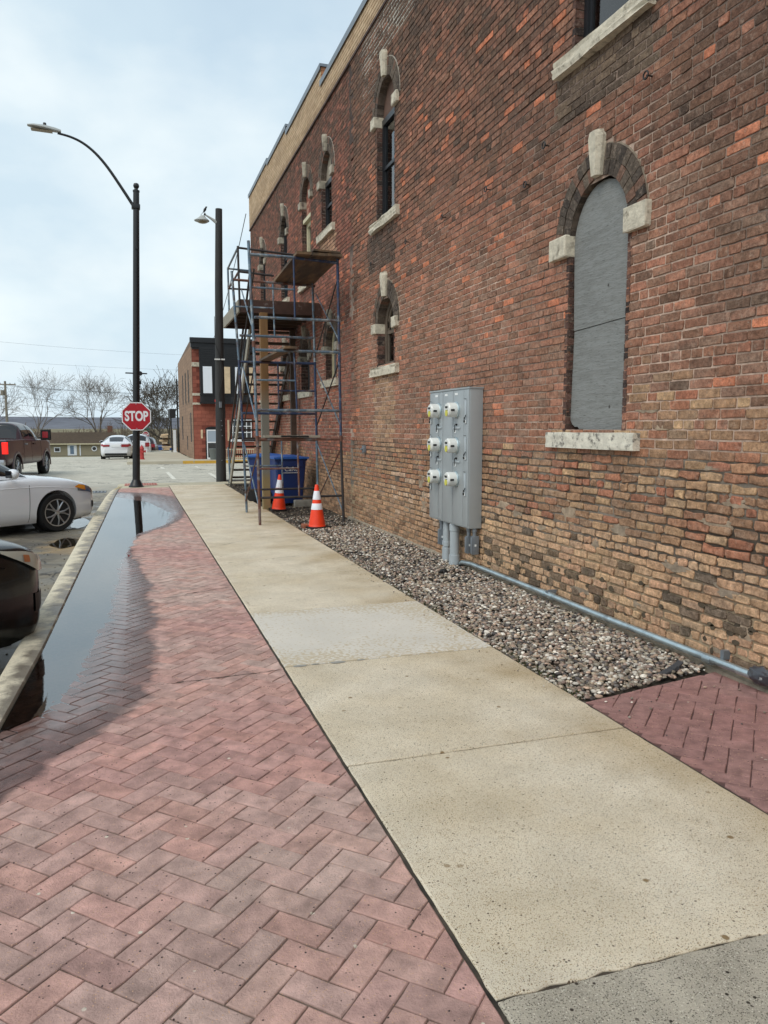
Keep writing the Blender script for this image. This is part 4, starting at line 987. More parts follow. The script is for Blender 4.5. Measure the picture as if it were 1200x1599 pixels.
# ------------------------------------------------------------------ electric meter bank
mbk = empty('meter_bank', (3.49, 8.285, 1.26), label='grey electric meter cabinet with six round meters bolted to the brick wall', category='meter cabinet')
cab = MB(); cab.box(0, .156, -.585, .585, -.77, .77, bev=.006); cab.box(-.012, .160, -.592, .592, .765, .782)
cab.build('cabinet', M_cab, mbk, smooth=True)
for (ya, yb) in [(.30, .585), (-.13, .17), (-.43, -.134), (.174, .296)]:
    MB().box(-.006, 0, ya + .004, yb - .004, -.755, .755, bev=.002).build('panel', M_cab, mbk, smooth=True)
MB().box(-.010, 0, -.575, -.438, -.755, .755, bev=.003).build('side_panel', M_cab, mbk, smooth=True)
for zc in (.54, .14, -.24):
    for yc in (-.235, .292):
        b = MB(); RM = Matrix.Translation((-.006, yc, zc)) @ Matrix.Rotation(-pi / 2, 4, 'Y')
        m = empty('meter', (0, 0, 0), parent=mbk)
        MB().lathe([(.094, 0), (.094, .016), (.088, .022), (.08, .022)], 28, RM).build('ring', M_galv, m, smooth=True)
        MB().lathe([(.082, .018), (.082, .098), (.079, .114), (.070, .122), (.0, .124)], 28, RM).build('cover', M_meter, m, smooth=True)
        MB().box(-.1335, -.1300, yc - .030, yc + .034, zc + .018, zc + .042).build('display', M_blk, m); MB().box(-.110, -.067, yc - .0865, yc - .080, zc - .014, zc + .008).build('port', M_blk, m); MB().box(-.1335, -.1305, yc - .04, yc + .03, zc - .004, zc + .001).build('mark', M_blk, m)
        pts = [(.036 * cos(2 * pi * k / 16), .036 * sin(2 * pi * k / 16)) for k in range(16)]
        MB().prism(pts, lambda u, v, d: (d, yc - .004 + u, zc - .036 + v), -.135, -.1305).build('label_sticker', M_yel, m)
# latch strips, handles, padlock loops, tags
for zc in (.34, -.04):
    for yc in (-.25, .30):
        MB().box(-.020, 0, yc - .10, yc + .09, zc - .010, zc + .010, bev=.003).build('latch_bar', M_pvc, mbk, smooth=True)
        b = MB(); b.tube([(-.02, yc, zc + .04), (-.034, yc, zc + .03), (-.034, yc, zc - .05)], .005, 6); b.lathe([(.012, 0), (.012, .014)], 10, Matrix.Translation((-.006, yc, zc + .035)) @ Matrix.Rotation(-pi / 2, 4, 'Y')); b.build('lock_pin', M_blk, mbk)
        MB().box(-.009, -.005, yc + .02, yc + .075, zc - .058, zc - .028).build('tag', M_white, mbk)
for zc in (.54, .14, -.26):
    for yc in (-.505, .53):
        b = MB(); b.box(-.022, -.008, yc - .022, yc + .022, zc - .155, zc + .10, bev=.008); b.build('breaker_cover', M_pvc, mbk, smooth=True)
        b = MB(); b.tube([(-.024, yc - .03, zc + .115), (-.024, yc + .03, zc + .115)], .003, 5); b.tube([(-.026, yc - .03, zc - .06), (-.034, yc, zc - .11), (-.026, yc + .015, zc - .085)], .0045, 5); b.lathe([(.014, 0), (.014, .014)], 10, Matrix.Translation((-.02, yc + .008, zc - .13)) @ Matrix.Rotation(-pi / 2, 4, 'Y')); b.build('lock_pin', M_blk, mbk)
        MB().box(-.0235, -.0215, yc - .019, yc - .002, zc - .15, zc - .115).build('tag', M_white, mbk)
for yc in (.36, .06, -.23): MB().box(-.0085, -.005, yc - .035, yc + .045, .705, .73).build('tag', M_white, mbk)
def pipe(nm, pts, r, m, parent=None, n=14, collars=(), **k):
    b = MB(); b.tube(pts, r, n)
    for (z0, z1, rr) in collars:
        p = Vector(pts[0]); b.lathe([(r, z0), (rr, z0 + .004), (rr, z1 - .004), (r, z1)], n, Matrix.Translation((p.x, p.y, 0)))
    return b.build(nm, m, parent, smooth=True, **k)
zc0 = -1.26
for (y, r, x) in [(-.06, .056, .06), (.19, .034, .07), (.29, .03, .09)]:
    p = Vector((x, y, 0)); pipe('conduit', [(x, y, -.77), (x, y, zc0 - .04)], r, M_pvc, mbk, 18, collars=[(-.86, -.78, r + .006), (zc0 + .0, zc0 + .12, r + .008)] if r > .05 else [(-1.08, -1.02, r + .009), (zc0, zc0 + .16, r + .008)])
for (y, x, z, h) in [(-.44, .07, -.97, .20), (-.55, .09, -.96, .21), (.34, .06, -.98, .20), (.42, .09, -1.0, .18)]:
    b = MB(); b.box(x - .032, x + .045, y - .03, y + .03, z - h / 2, z + h / 2, bev=.012); b.box(x - .04, x - .032, y - .026, y + .026, z - h / 2 + .01, z + h / 2 - .01, bev=.003)
    b.tube([(x, y, z + h / 2 - .01), (x, y, -.77)], .022, 12); b.lathe([(.03, 0), (.03, .03)], 12, Matrix.Translation((x, y, -.81)))
    f = b.build('conduit_body', M_fit, mbk, smooth=True)
    MB().box(x - .012, x + .010, y - .0325, y - .0295, z - .012, z + .012).build('tag', M_white, f)
b = MB(); cx_ = 3.578
b.tube([(cx_ + .02, 8.15, .02), (cx_, 8.05, .055), (cx_, 7.8, .075), (cx_, 6.2, .078), (cx_, 5.2, .076), (cx_, 3.66, .085)], .0265, 16)
for y in (6.02, 6.16, 4.0): b.tube([(cx_, y, .0775), (cx_, y + .075, .0775)], .0325, 16)
cd_ = b.build('wall_conduit', M_galv, None, smooth=True, label='long galvanised steel conduit running low along the brick wall above the gravel', category='pipe')
b = MB(); b.box(cx_ - .01, cx_ + .075, 6.09, 6.11, .09, .125); b.tube([(cx_ - .02, 6.1, .108), (cx_ - .035, 6.1, .108)], .008, 8); b.build('clamp', M_fit, cd_); b = MB(); b.box(cx_ + .02, cx_ + .075, 3.93, 3.96, .10, .16); b.build('clamp', M_fit, cd_)
b = MB(); bm = bmesh.new(); bmesh.ops.create_cube(bm, size=1); bmesh.ops.subdivide_edges(bm, edges=bm.edges[:], cuts=6, use_grid_fill=True)
for v in bm.verts:
    c = v.co * 2; c = c.normalized() * (.75 + .25 * max(abs(c.x), abs(c.y), abs(c.z))); d = 1 + .22 * nz(c.x * 2.3, c.y * 2.7, c.z * 2.2) + .10 * nz(c.x * 6, c.y * 6, c.z * 6)
    v.co = Vector((cx_ + .01 + c.x * .055 * d, 3.60 + c.y * .09 * d, .10 + c.z * .056 * d))
b.bm(bm); b.build('wrapped_joint', mat('black wrapped plastic', lin(62, 64, 70), rough=.35, bump=.8, bscale=30, coat=.4), None, smooth=True, label='crumpled black plastic wrapping at the near end of the wall conduit', category='wrapping')
b = MB()
for i in range(5): b.obox((3.28 + .03 * i, 4.07 + .012 * i, .012 + .006 * i), (1, .25 + .1 * i, .1), (-.3, 1, 0), (0, 0, 1), .09 - .01 * i, .022, .006, (1, 1, 1))
b.build('slate_scrap', mat('dark slate', lin(70, 72, 76), rough=.5), None, label='small dark slate scraps lying in the gravel by the red paving', category='debris')
b = MB(); b.lathe([(.045, 0), (.05, .03), (.03, .055), (.0, .05)], 12, Matrix.Translation((3.22, 7.75, -.01))); b.tube([(3.22, 7.75, .03), (3.15, 7.70, .012)], .02, 8); b.build('drain_stub', M_blk, None, smooth=True, label='small black plastic pipe stub poking out of the gravel below the meters', category='pipe stub')

# ------------------------------------------------------------------ scaffold
scf = empty('scaffold', (2.64, 13.6, 0), label='tall steel tube scaffold of blue and rusty frames standing against the brick wall', category='scaffold')
SO = Vector((2.64, 13.6, 0))
def tb(nm, p, q, r, m, par_=None, n=8):
    b = MB(); p, q = Vector(p) - SO, Vector(q) - SO; b.tube([p, q], r, n); return b.build(nm, m, par_ or scf, smooth=True)
NY, FY = 12.62, 14.6
def pl_(p, q):
    return p, q
NL, NR, FL, FR = 1.935, 3.345, 1.975, 3.385
R1, R2 = .0235, .0165
# near frame
tb('post', (NL + .02, NY, 0), (NL, NY, 1.42), R1, M_trust); tb('post', (NL, NY, 1.42), (NL - .03, NY, 2.95), R1, M_tgrey); tb('post', (NL - .03, NY, 2.95), (NL - .085, NY, 4.55), R1, M_tgrey)
tb('post', (NR + .04, NY, 0), (NR, NY, 1.42), R1, M_tdark); tb('post', (NR, NY, 1.42), (NR - .02, NY, 3.0), R1, M_tblue); tb('post', (NR - .02, NY, 3.0), (NR - .04, NY, 4.45), R1, M_tblue)
for z, m in ((.45, M_tdark), (1.41, M_trust), (1.885, M_tgrey), (2.85, M_tgrey), (3.365, M_tgrey)): tb('ledger', (NL - .01, NY, z), (NR, NY, z + (.0)), R1 if z != .45 else .02, m)
tb('ledger', (NL - .07, NY, 4.34), (2.58, NY, 4.34), R1, M_tgrey); tb('ledger', (2.58, NY, 4.335), (NR - .04, NY, 4.30), R1, M_tblue)
tb('rung', (NL, NY, .93), (2.60, NY, .93), R2, M_trust); tb('inner_post', (2.62, NY, .45), (2.60, NY, 1.41), R2, M_trust)
tb('rung', (NL, NY, 2.37), (2.58, NY, 2.37), R2, M_tgrey); tb('inner_post', (2.60, NY, 1.885), (2.56, NY, 2.85), R2, M_tblue)
tb('rung', (NL - .04, NY, 3.83), (2.57, NY, 3.83), R2, M_tgrey); tb('inner_post', (2.585, NY, 3.365), (2.575, NY, 4.33), R2, M_tblue)
# far frame
tb('post', (FL + .04, FY, 0), (FL, FY, 1.36), R1, M_tgrey); tb('post', (FL, FY, 1.36), (FL - .05, FY, 2.85), R1, M_tblue); tb('post', (FL - .05, FY, 2.85), (FL - .15, FY, 4.45), R1, M_tgrey)
tb('post', (FR + .02, FY, 0), (FR, FY, 1.36), R1, M_tgrey); tb('post', (FR, FY, 1.36), (FR - .02, FY, 2.85), R1, M_tblue); tb('post', (FR - .02, FY, 2.85), (FR - .05, FY, 4.35), R1, M_tgrey)
for z, m in ((.43, M_tdark), (1.37, M_tdark), (1.87, M_tblue), (2.82, M_tblue), (3.30, M_tgrey)): tb('ledger', (FL - .03, FY, z), (FR, FY, z), R1 if z > .5 else .02, m)
tb('ledger', (FL - .14, FY, 4.30), (FR, FY, 4.27), R1, M_trust)
tb('rung', (FL, FY, 1.28 - .4), (2.70, FY, .88), R2, M_tgrey); tb('inner_post', (2.71, FY, .43), (2.70, FY, 1.37), R2, M_tgrey)
tb('inner_post', (2.66, FY, 1.87), (2.65, FY, 2.82), R2, M_tblue); tb('rung', (2.65, FY, 2.3), (FR, FY, 2.3), R2, M_tblue)
tb('inner_post', (2.60, FY, 3.30), (2.58, FY, 4.28), R2, M_tgrey); tb('rung', (FL - .1, FY, 3.82), (2.59, FY, 3.82), R2, M_tgrey)
# cross braces
for (xa, dx) in ((NL + .03, .03), (NR + .02, .03)):
    for (a, b_, m1, m2) in ((.22, 1.28, M_tgrey, M_trust), (1.66, 2.72, M_tgrey, M_tdark), (3.04, 4.12, M_tgrey, M_tdark)):
        tb('brace', (xa + (0 if a < 1 else -.03), NY + .02, a), (xa + dx, FY - .02, b_), .0125, m1, n=6)
        tb('brace', (xa + (0 if a < 1 else -.03), NY + .02, b_), (xa + dx, FY - .02, a), .0125, m2, n=6)
for z in (1.42, 2.94): 
    for x in (NL, NR): 
        b = MB(); b.lathe([(.024, -.05), (.030, -.045), (.030, .045), (.024, .05)], 10, Matrix.Translation(Vector((x - (.0 if z < 2 else .03), NY, z)) - SO)); b.build('coupler', M_trust, scf, smooth=True)
# planks lying on it: things of their own
def plank(p, q, w, t, m, label, grp=None, nm='plank'):
    p, q = Vector(p), Vector(q); c = (p + q) / 2; d = (q - p); h = d.length / 2; d.normalize(); s = Vector((-d.y, d.x, 0)).normalized(); u = s.cross(d) * -1
    b = MB(); b.obox((0, 0, 0), d, s, d.cross(s), h, w / 2, t / 2)
    k = dict(label=label, category='plank'); 
    if grp: k['group'] = grp
    o = b.build(nm, m, None, **k); o.location = c; return o
for i, (x, lb) in enumerate([(2.72, 'weathered plank of the top scaffold platform, outermost from the wall'), (2.98, 'weathered plank of the top scaffold platform, between two others'), (3.23, 'weathered plank of the top scaffold platform, closest to the wall')]):
    plank((x - .005, NY - .16, 4.385 + (.006 if i != 1 else 0)), (x + .02, FY + .22, 4.335), .245, .045, M_plank, lb, 'planks of the top scaffold platform')
plank((2.86, NY - .10, 4.445), (3.32, NY - .08, 4.435), .16, .03, M_plank, 'short brown board lying across the near edge of the top scaffold platform')
plank((2.48, NY - .15, 2.895), (2.42, FY + .12, 2.865), .20, .04, M_plank, 'single long plank laid lengthwise halfway up the scaffold')
plank((2.05, NY + .05, 1.46), (2.98, NY + .06, 1.455), .18, .035, M_plankg, 'grey board lying across the low rusty scaffold bar')
plank((2.32, NY - .06, 1.46), (2.78, NY - .04, 1.455), .05, .03, M_blk, 'short black bar lying on the grey board low on the scaffold')

# ------------------------------------------------------------------ wooden stair and landing
st = empty('wooden_stair', (2.9, 17, 0), label='dark wooden outside stair with a railed landing behind the scaffold', category='stair')
TO = Vector((2.9, 17, 0))
def tpart(nm, m, f, smooth=False, par_=None):
    b = MB(); f(b); b.v = [(p[0] - TO.x, p[1] - TO.y, p[2] - TO.z) for p in b.v]; return b.build(nm, m, par_ or st, smooth=smooth)
nt_ = 17
for i in range(nt_):
    t = (i + .5) / nt_; y = 22.05 - 4.35 * t; z = .12 + 3.78 * t
    tpart('tread', M_tread, lambda b: b.box(2.64, 3.56, y - .13, y + .13, z - .045, z, bev=.004))
for x in (2.60, 3.60): tpart('stringer', M_tread if x > 3 else M_plankg, lambda b: b.obox((x, 19.85, 1.98), (0, -4.45, 3.88), (1, 0, 0), (0, 3.88, 4.45), 3.02, .02, .11))
tpart('deck', M_tread, lambda b: [b.box(2.04, 3.60, 15.20 + .245 * k, 15.20 + .245 * k + .236, 4.02, 4.055) for k in range(10)])
tpart('fascia', M_fascia, lambda b: b.box(2.02, 3.62, 15.15, 15.19, 3.80, 4.03, bev=.004))
tpart('fascia', M_plankg, lambda b: b.box(2.00, 2.04, 15.15, 17.68, 3.80, 4.03))
tpart('fascia', M_fascia, lambda b: b.box(2.02, 3.62, 17.65, 17.69, 3.80, 4.03))
for k in range(5): tpart('joist', M_tread, lambda b: b.box(2.05, 3.6, 15.5 + .45 * k, 15.54 + .45 * k, 3.83, 4.02))
tpart('post', M_post, lambda b: b.box(2.40, 2.545, 15.03, 15.17, -.02, 3.80, bev=.006))
tpart('post', M_tread, lambda b: b.box(2.06, 2.2, 17.45, 17.58, -.0, 3.80) if False else b.box(3.46, 3.58, 17.45, 17.57, -.02, 3.80))
# pipe handrails
rl = empty('handrail', parent=st)
def rail(pts, r=.021, m=M_tdark): tpart('rail', m, lambda b: b.tube(pts, r, 8), True, rl)
rail([(2.035, 15.16, 3.85), (2.02, 15.16, 5.03)]); rail([(2.13, 17.62, 3.9), (2.12, 17.62, 5.11)], m=M_tgrey)
rail([(2.02, 15.16, 5.0), (3.25, 15.16, 4.93)]); rail([(2.02, 15.16, 4.56), (2.7, 15.16, 4.52)])
rail([(2.02, 15.16, 5.0), (2.12, 17.62, 5.09)], m=M_tgrey); rail([(2.03, 15.16, 4.56), (2.13, 17.62, 4.66)], m=M_trust)
rail([(2.12, 17.62, 5.09), (2.62, 17.62, 5.07)], m=M_tgrey); rail([(2.13, 17.62, 4.66), (2.62, 17.62, 4.66)])
rail([(2.62, 17.62, 4.0), (2.60, 17.62, 5.07)], .03); rail([(2.60, 17.62, 5.0), (2.60, 22.25, 1.02)], .026); rail([(2.62, 22.25, 0), (2.58, 22.25, 1.05)], .026, M_tgrey)
rail([(2.60, 17.62, 4.5), (2.61, 22.25, .5)], .018, M_tgrey); rail([(2.60, 19.9, 1.7), (2.60, 19.9, 3.0)], .018)
rail([(2.64, 18.1, 3.4), (2.62, 22.6, .0)], .022, M_tgrey)

# ------------------------------------------------------------------ wheeled bins
def cart(loc, rz, label, glyph=True):
    t = empty('recycling_cart', loc, rz, label=label, category='recycling bin', group='blue wheeled bins under the stair')
    b = MB(); n = 7; vs = []; hgt = .98
    for k in range(n):
        f = k / (n - 1); w, d = .27 + .065 * f, .28 + .08 * f; z = .06 + (hgt - .06) * f; cr = .05
        pts = []
        for (sx, sy) in ((1, 1), (-1, 1), (-1, -1), (1, -1)):
            for a in ((0, 30, 60, 90)):
                A = radians(a) + {(1, 1): 0, (-1, 1): pi / 2, (-1, -1): pi, (1, -1): 3 * pi / 2}[(sx, sy)]
                pts.append((sx * (w - cr) + cr * cos(A), sy * (d - cr) + cr * sin(A), z))
        vs += pts
    m = 16; fs = [(i * m + j, i * m + (j + 1) % m, (i + 1) * m + (j + 1) % m, (i + 1) * m + j) for i in range(n - 1) for j in range(m)] + [tuple(range(m - 1, -1, -1)), tuple((n - 1) * m + j for j in range(m))]
    b.add(vs, fs); b.box(-.345, .345, -.372, .37, hgt - .04, hgt, bev=.01); b.box(-.25, .25, -.385, -.36, hgt - .16, hgt - .04, bev=.01)
    b.build('bin', M_bin, t, smooth=True)
    b = MB(); vs = []
    for i in range(9):
        for j in range(7):
            x = -.37 + .74 * i / 8; y = -.42 + .83 * j / 6; z = hgt + .035 + .05 * sin(pi * i / 8) * sin(pi * min(1, (j + .3) / 6.3)); vs.append((x, y, z))
    m = len(vs); vs += [(x, y, hgt + .002) for (x, y, z) in vs]
    fs = [(i * 7 + j, (i + 1) * 7 + j, (i + 1) * 7 + j + 1, i * 7 + j + 1) for i in range(8) for j in range(6)]; fs += [tuple(m + q for q in f[::-1]) for f in fs]
    rim = [i * 7 for i in range(9)] + [8 * 7 + j for j in range(1, 7)] + [i * 7 + 6 for i in range(7, -1, -1)] + [j for j in range(5, 0, -1)]
    fs += [(rim[k], rim[(k + 1) % len(rim)], m + rim[(k + 1) % len(rim)], m + rim[k]) for k in range(len(rim))]
    b.add(vs, fs).build('lid', M_binlid, t, smooth=True)
    MB().tube([(-.24, .44, hgt - .03), (.24, .44, hgt - .03)], .016, 8).build('handle', M_bin, t, smooth=True)
    for sx in (-1, 1):
        w = MB().lathe([(.02, -.03), (.125, -.03), (.135, -.015), (.135, .015), (.125, .03), (.02, .03)], 20, Matrix.Translation((sx * .31, .27, .135)) @ Matrix.Rotation(pi / 2, 4, 'Y')).build('wheel', M_blk, t, smooth=True)
    if glyph:
        c = bpy.data.curves.new('txt', 'FONT'); c.body = 'CaRt'; c.size = .13; c.extrude = .001; o_ = bpy.data.objects.new('tmp', c); COL.objects.link(o_)
        dg = bpy.context.evaluated_depsgraph_get(); me = bpy.data.meshes.new_from_object(o_.evaluated_get(dg)); bpy.data.objects.remove(o_); me.materials.clear(); me.materials.append(M_white)
        o = bpy.data.objects.new('lettering', me); COL.objects.link(o); o.parent = t; o.location = (-.14, -.352, .73); o.rotation_euler = (radians(94.5), 0, 0)
        MB().box(-.16, .18, -.353, -.343, .69, .70).build('label_line', M_white, t)
    return t
c1 = cart((3.07, 16.05, -.02), radians(4), 'blue recycling bin with white lettering standing beside the brick wall under the stair')
c2 = cart((2.78, 17.1, -.02), radians(80), 'darker blue bin behind the lettered one, turned sideways', glyph=False)
b = MB(); b.box(3.12, 3.5, 15.45, 15.62, -.02, .12, bev=.01); b.box(3.3, 3.33, 15.44, 15.45, -.01, .115); b.build('concrete_block', mat('cast concrete block', lin(150, 146, 136), rough=.9, var=.15), None, smooth=True, label='grey ribbed concrete block in front of the lettered blue bin', category='block')

# ------------------------------------------------------------------ cones
def cone(loc, rz, label, bands, h=.70, tilt=0):
    t = empty('traffic_cone', loc, rz, label=label, category='traffic cone', group='orange traffic cones by the scaffold'); t.rotation_euler = (tilt, tilt * .6, rz)
    b = MB(); b.box(-.18, .18, -.18, .18, 0, .032, bev=.01); b.build('base', M_blk, t, smooth=True)
    rr = lambda z: .138 - (.138 - .026) * (z - .03) / (h - .03)
    M_ = None; zs = [.03]; 
    b = MB(); b.lathe([(rr(.03) + .006, .03), (rr(.05), .045)] + [(rr(z), z) for z in np.linspace(.08, h - .012, 8)] + [(rr(h) - .004, h), (.012, h)], 28); b.build('cone', M_orange, t, smooth=True)
    for (a, c) in bands: MB().lathe([(rr(a) + .0005, a), (rr(a) + .0025, a + .002), (rr(c) + .0025, c - .002), (rr(c) + .0005, c)], 28).build('reflective_band', M_refl, t, smooth=True)
cone((2.78, 12.02, -.005), .3, 'orange traffic cone with two white bands on a black base by the scaffold foot', [(.30, .40), (.46, .60)])
cone((2.69, 14.95, -.01), .1, 'orange traffic cone with a wide white band inside the scaffold by the timber post', [(.34, .44), (.445, .60)], tilt=.05)
b = MB(); b.box(2.56, 2.66, 12.02, 12.22, -.02, .05, bev=.006); b.build('loose_brick', M_brick, None, label='loose reddish brick lying on the soil beside the near cone', category='brick'); b = None
bpy.data.objects['loose_brick'].data.materials.clear(); bpy.data.objects['loose_brick'].data.materials.append(mat('loose brick', lin(150, 92, 66), rough=.9, var=.2))

# ------------------------------------------------------------------ lamp post with stop sign
lp = empty('street_lamp', (.05, 22.0, -.005), label='tall black street lamp with a long curved arm over the road', category='street lamp'); lp.rotation_euler = (0, .033, 0)
MB().lathe([(.20, 0), (.20, .02), (.17, .05), (.15, .10), (.12, .16), (.105, .20)], 20).build('base', M_black, lp, smooth=True)
b = MB(); b.lathe([(.10, .18), (.092, 3), (.078, 7.75), (.078, 7.80)], 20, Matrix.Identity(4)); 
b.v = [(x + .0 * z + .033 * z * 0, y, z) for x, y, z in b.v]; b.build('pole', M_black, lp, smooth=True)
MB().lathe([(.088, 7.78), (.088, 7.82), (.05, 7.84), (.045, 7.86), (.07, 7.90), (.078, 7.94), (.06, 7.99), (.01, 8.01)], 16).build('finial', M_black, lp, smooth=True)
arm = [(-.06, 0, 7.40), (-.35, 0, 7.82), (-.70, 0, 8.30), (-1.0, 0, 8.62), (-1.3, 0, 8.83), (-1.6, 0, 8.94), (-1.9, 0, 8.985)]
from mathutils import geometry
sm_ = []
for i in range(len(arm) - 1):
    p0, p1 = Vector(arm[max(0, i - 1)]), Vector(arm[i]); p2, p3 = Vector(arm[i + 1]), Vector(arm[min(len(arm) - 1, i + 2)])
    for k in range(4):
        t = k / 4; sm_.append(.5 * ((2 * p1) + (p2 - p0) * t + (2 * p0 - 5 * p1 + 4 * p2 - p3) * t * t + (-p0 + 3 * p1 - 3 * p2 + p3) * t ** 3))
sm_.append(Vector(arm[-1])); MB().tube(sm_, [.042 - .016 * i / len(sm_) for i in range(len(sm_))], 10).build('arm', M_black, lp, smooth=True)
b = MB(); b.box(-.12, .10, -.10, .10, 7.34, 7.46, bev=.02); b.build('arm_bracket', M_black, lp, smooth=True)
b = MB(); vs = []
P_ = [(-1.82, .045, .05), (-1.95, .075, .075), (-2.2, .13, .085), (-2.45, .13, .06), (-2.60, .06, .03)]
secn = 12
for (x, w, h_) in P_:
    for k in range(secn):
        t = 2 * pi * k / secn; vs.append((x, w * cos(t), 9.0 + .03 + (h_ * sin(t) if sin(t) > 0 else .5 * h_ * sin(t)) + (x + 1.82) * -.06))
b.add(vs, [(i * secn + k, i * secn + (k + 1) % secn, (i + 1) * secn + (k + 1) % secn, (i + 1) * secn + k) for i in range(4) for k in range(secn)] + [tuple(range(secn)), tuple(4 * secn + k for k in range(secn))])
hd = b.build('lamp_head', M_lum, lp, smooth=True)
b = MB(); b.lathe([(.04, 0), (.04, .06), (.03, .075)], 12, Matrix.Translation((-2.2, 0, 9.12))); b.build('photocell', M_blk, hd, smooth=True)
b = MB(); b.box(-2.52, -2.02, -.09, .09, 8.985, 9.0, bev=.006); b.build('lens', M_lens, hd)
b = MB(); b.tube([(-.28, -.0, 3.06), (.28, 0, 3.07)], .018, 8); b.lathe([(.06, -.05), (.06, .05)], 12, Matrix.Translation((.10, 0, 3.065)) @ Matrix.Rotation(pi / 2, 4, 'X')); b.box(.06, .13, -.02, .02, 2.78, 2.86); b.build('banner_bracket', M_black, lp, smooth=True)
b = MB(); b.box(-.03, .03, -.12, -.09, 6.3, 6.36); b.build('cable_port', M_black, lp)
def textmesh(body, size, m, parent, loc, rot, sx=1.0, name='lettering', ext=.0015):
    c = bpy.data.curves.new('txt', 'FONT'); c.body = body; c.size = size; c.extrude = ext; c.align_x = 'CENTER'; c.align_y = 'CENTER'; c.offset = .011 * size / .3
    o_ = bpy.data.objects.new('tmp', c); COL.objects.link(o_); dg = bpy.context.evaluated_depsgraph_get(); me = bpy.data.meshes.new_from_object(o_.evaluated_get(dg)); bpy.data.objects.remove(o_); bpy.data.curves.remove(c)
    me.materials.clear(); me.materials.append(m); o = bpy.data.objects.new(name, me); COL.objects.link(o); o.parent = parent; o.location = loc; o.rotation_euler = rot; o.scale = (sx, 1, 1); return o
def octo(R_, d0, d1):
    return [(R_ * cos(radians(22.5 + 45 * k)), R_ * sin(radians(22.5 + 45 * k))) for k in range(8)]
ss = empty('stop_sign', (.115, 21.80, 1.905), radians(-2), label='red STOP sign fixed to the black street lamp post', category='stop sign')
fy = lambda u, v, d: (u, d, v)
MB().prism(octo(.405, 0, 0), fy, 0, .006).build('rim', M_signw, ss); MB().prism(octo(.378, 0, 0), fy, -.002, -.0005).build('face', M_red, ss)
textmesh('STOP', .355, M_signw, ss, (0, -.0035, -.005), (pi / 2, 0, 0), .70)
for z in (.33, -.32): MB().lathe([(.012, 0), (.012, .006)], 8, Matrix.Translation((0, -.002, z)) @ Matrix.Rotation(pi / 2, 4, 'X')).build('bolt', M_galv, ss)
b = MB(); b.box(-.05, .03, .006, .115, .26, .31); b.box(-.05, .03, .006, .115, -.31, -.26); b.build('bracket', M_galv, ss)

# ------------------------------------------------------------------ wooden pole with yard light and bird
wp = empty('wooden_light_pole', (2.54, 23.9, -.1), label='dark wooden pole with a small yard light beside the crossing', category='light pole')
b = MB(); n = 14; b.tube([(0, 0, 0), (.02, 0, 3), (.06, 0, 6), (.11, 0, 8.13)], [.155, .135, .115, .10], n); b.build('pole', M_pole, wp, smooth=True)
b = MB(); vs = []; b.tube([(.06, -.02, 7.72), (-.12, 0, 7.84), (-.28, 0, 7.93)], [.06, .035, .022], 8); b.build('bracket_arm', M_lum, wp, smooth=True)
b = MB(); b.lathe([(.02, .15), (.06, .14), (.10, .08), (.17, .02), (.19, 0), (.18, -.02), (.12, -.05), (0, -.07)], 16, Matrix.Translation((-.36, 0, 7.76))); b.v = [(x if x > -.4 else x - (-.4 - x) * .45, y, z) for x, y, z in b.v]; hd = b.build('lamp_head', M_lum, wp, smooth=True)
b = MB(); b.lathe([(.165, -.022), (.12, -.055), (.03, -.078)], 14, Matrix.Translation((-.37, 0, 7.755))); b.build('lens', M_lens, hd, smooth=True)
b = MB(); b.lathe([(.03, 0), (.03, .05)], 8, Matrix.Translation((-.30, 0, 7.92))); b.build('photocell', M_blk, hd)
b = MB(); b.box(-.13, .17, -.15, -.12, 3.72, 3.76); b.build('white_band', M_white, wp); b = MB(); b.box(-.03, .05, -.19, -.12, 2.30, 2.48, bev=.01); b.build('junction_box', M_fit, wp)
b = MB()
for (z, x) in ((1.9, .01), (1.75, .03), (1.62, .0), (1.45, .03), (.7, 0)): b.box(x, x + .03, -.16, -.13, z, z + .03)
b.build('tag', M_fit, wp)
cb = MB(); cb.tube([(-.10, -.10, 5.0), (-.105, -.11, 4.2), (.0, -.16, 3.9), (.10, -.15, 3.55), (.1, -.15, 3.2), (-.03, -.17, 2.7), (.02, -.19, 2.45)], .008, 5); cb.tube([(.12, -.05, 7.0), (.135, -.08, 5.2), (.15, -.09, 2.0)], .01, 5); cb.build('cable', M_blk, wp)
b = MB(); 
prof = [(.0, -.085), (.012, -.08), (.022, -.05), (.036, -.01), (.038, .03), (.026, .06), (.024, .075), (.028, .09), (.022, .108), (.004, .118)]
b.lathe(prof, 12, Matrix.Translation((0, 0, .10)) @ Matrix.Rotation(radians(28), 4, 'Y')); b.obox((-.075, 0, .0), (-.75, 0, -1), (0, 1, 0), (1, 0, -.75), .06, .014, .005); b.tube([(.055, 0, .205), (.085, 0, .20)], [.008, .001], 5); b.tube([(0, .012, .055), (0, .012, 0)], .004, 4); b.tube([(0, -.012, .055), (0, -.012, 0)], .004, 4)
b.build('bird', mat('black feathers', lin(22, 22, 26), rough=.6), None, smooth=True, label='small black bird perched upright on the yard light', category='bird').location = (2.54 - .30, 23.9, -.1 + 7.965)
# overhead service wire from pole to buildings
def wire(p, q, sag, r, label, nm='overhead_wire', **k):
    p, q = Vector(p), Vector(q); pts = [p.lerp(q, i / 16) - Vector((0, 0, sag * 4 * (i / 16) * (1 - i / 16))) for i in range(17)]
    return MB().tube(pts, r, 4).build(nm, M_wire, None, label=label, category='wire', **k)
wire((3.55, 24.62, 8.15), (4.2, 42.0, 6.2), .35, .012, 'thin service wire running from the long brick building to the red building across the street')

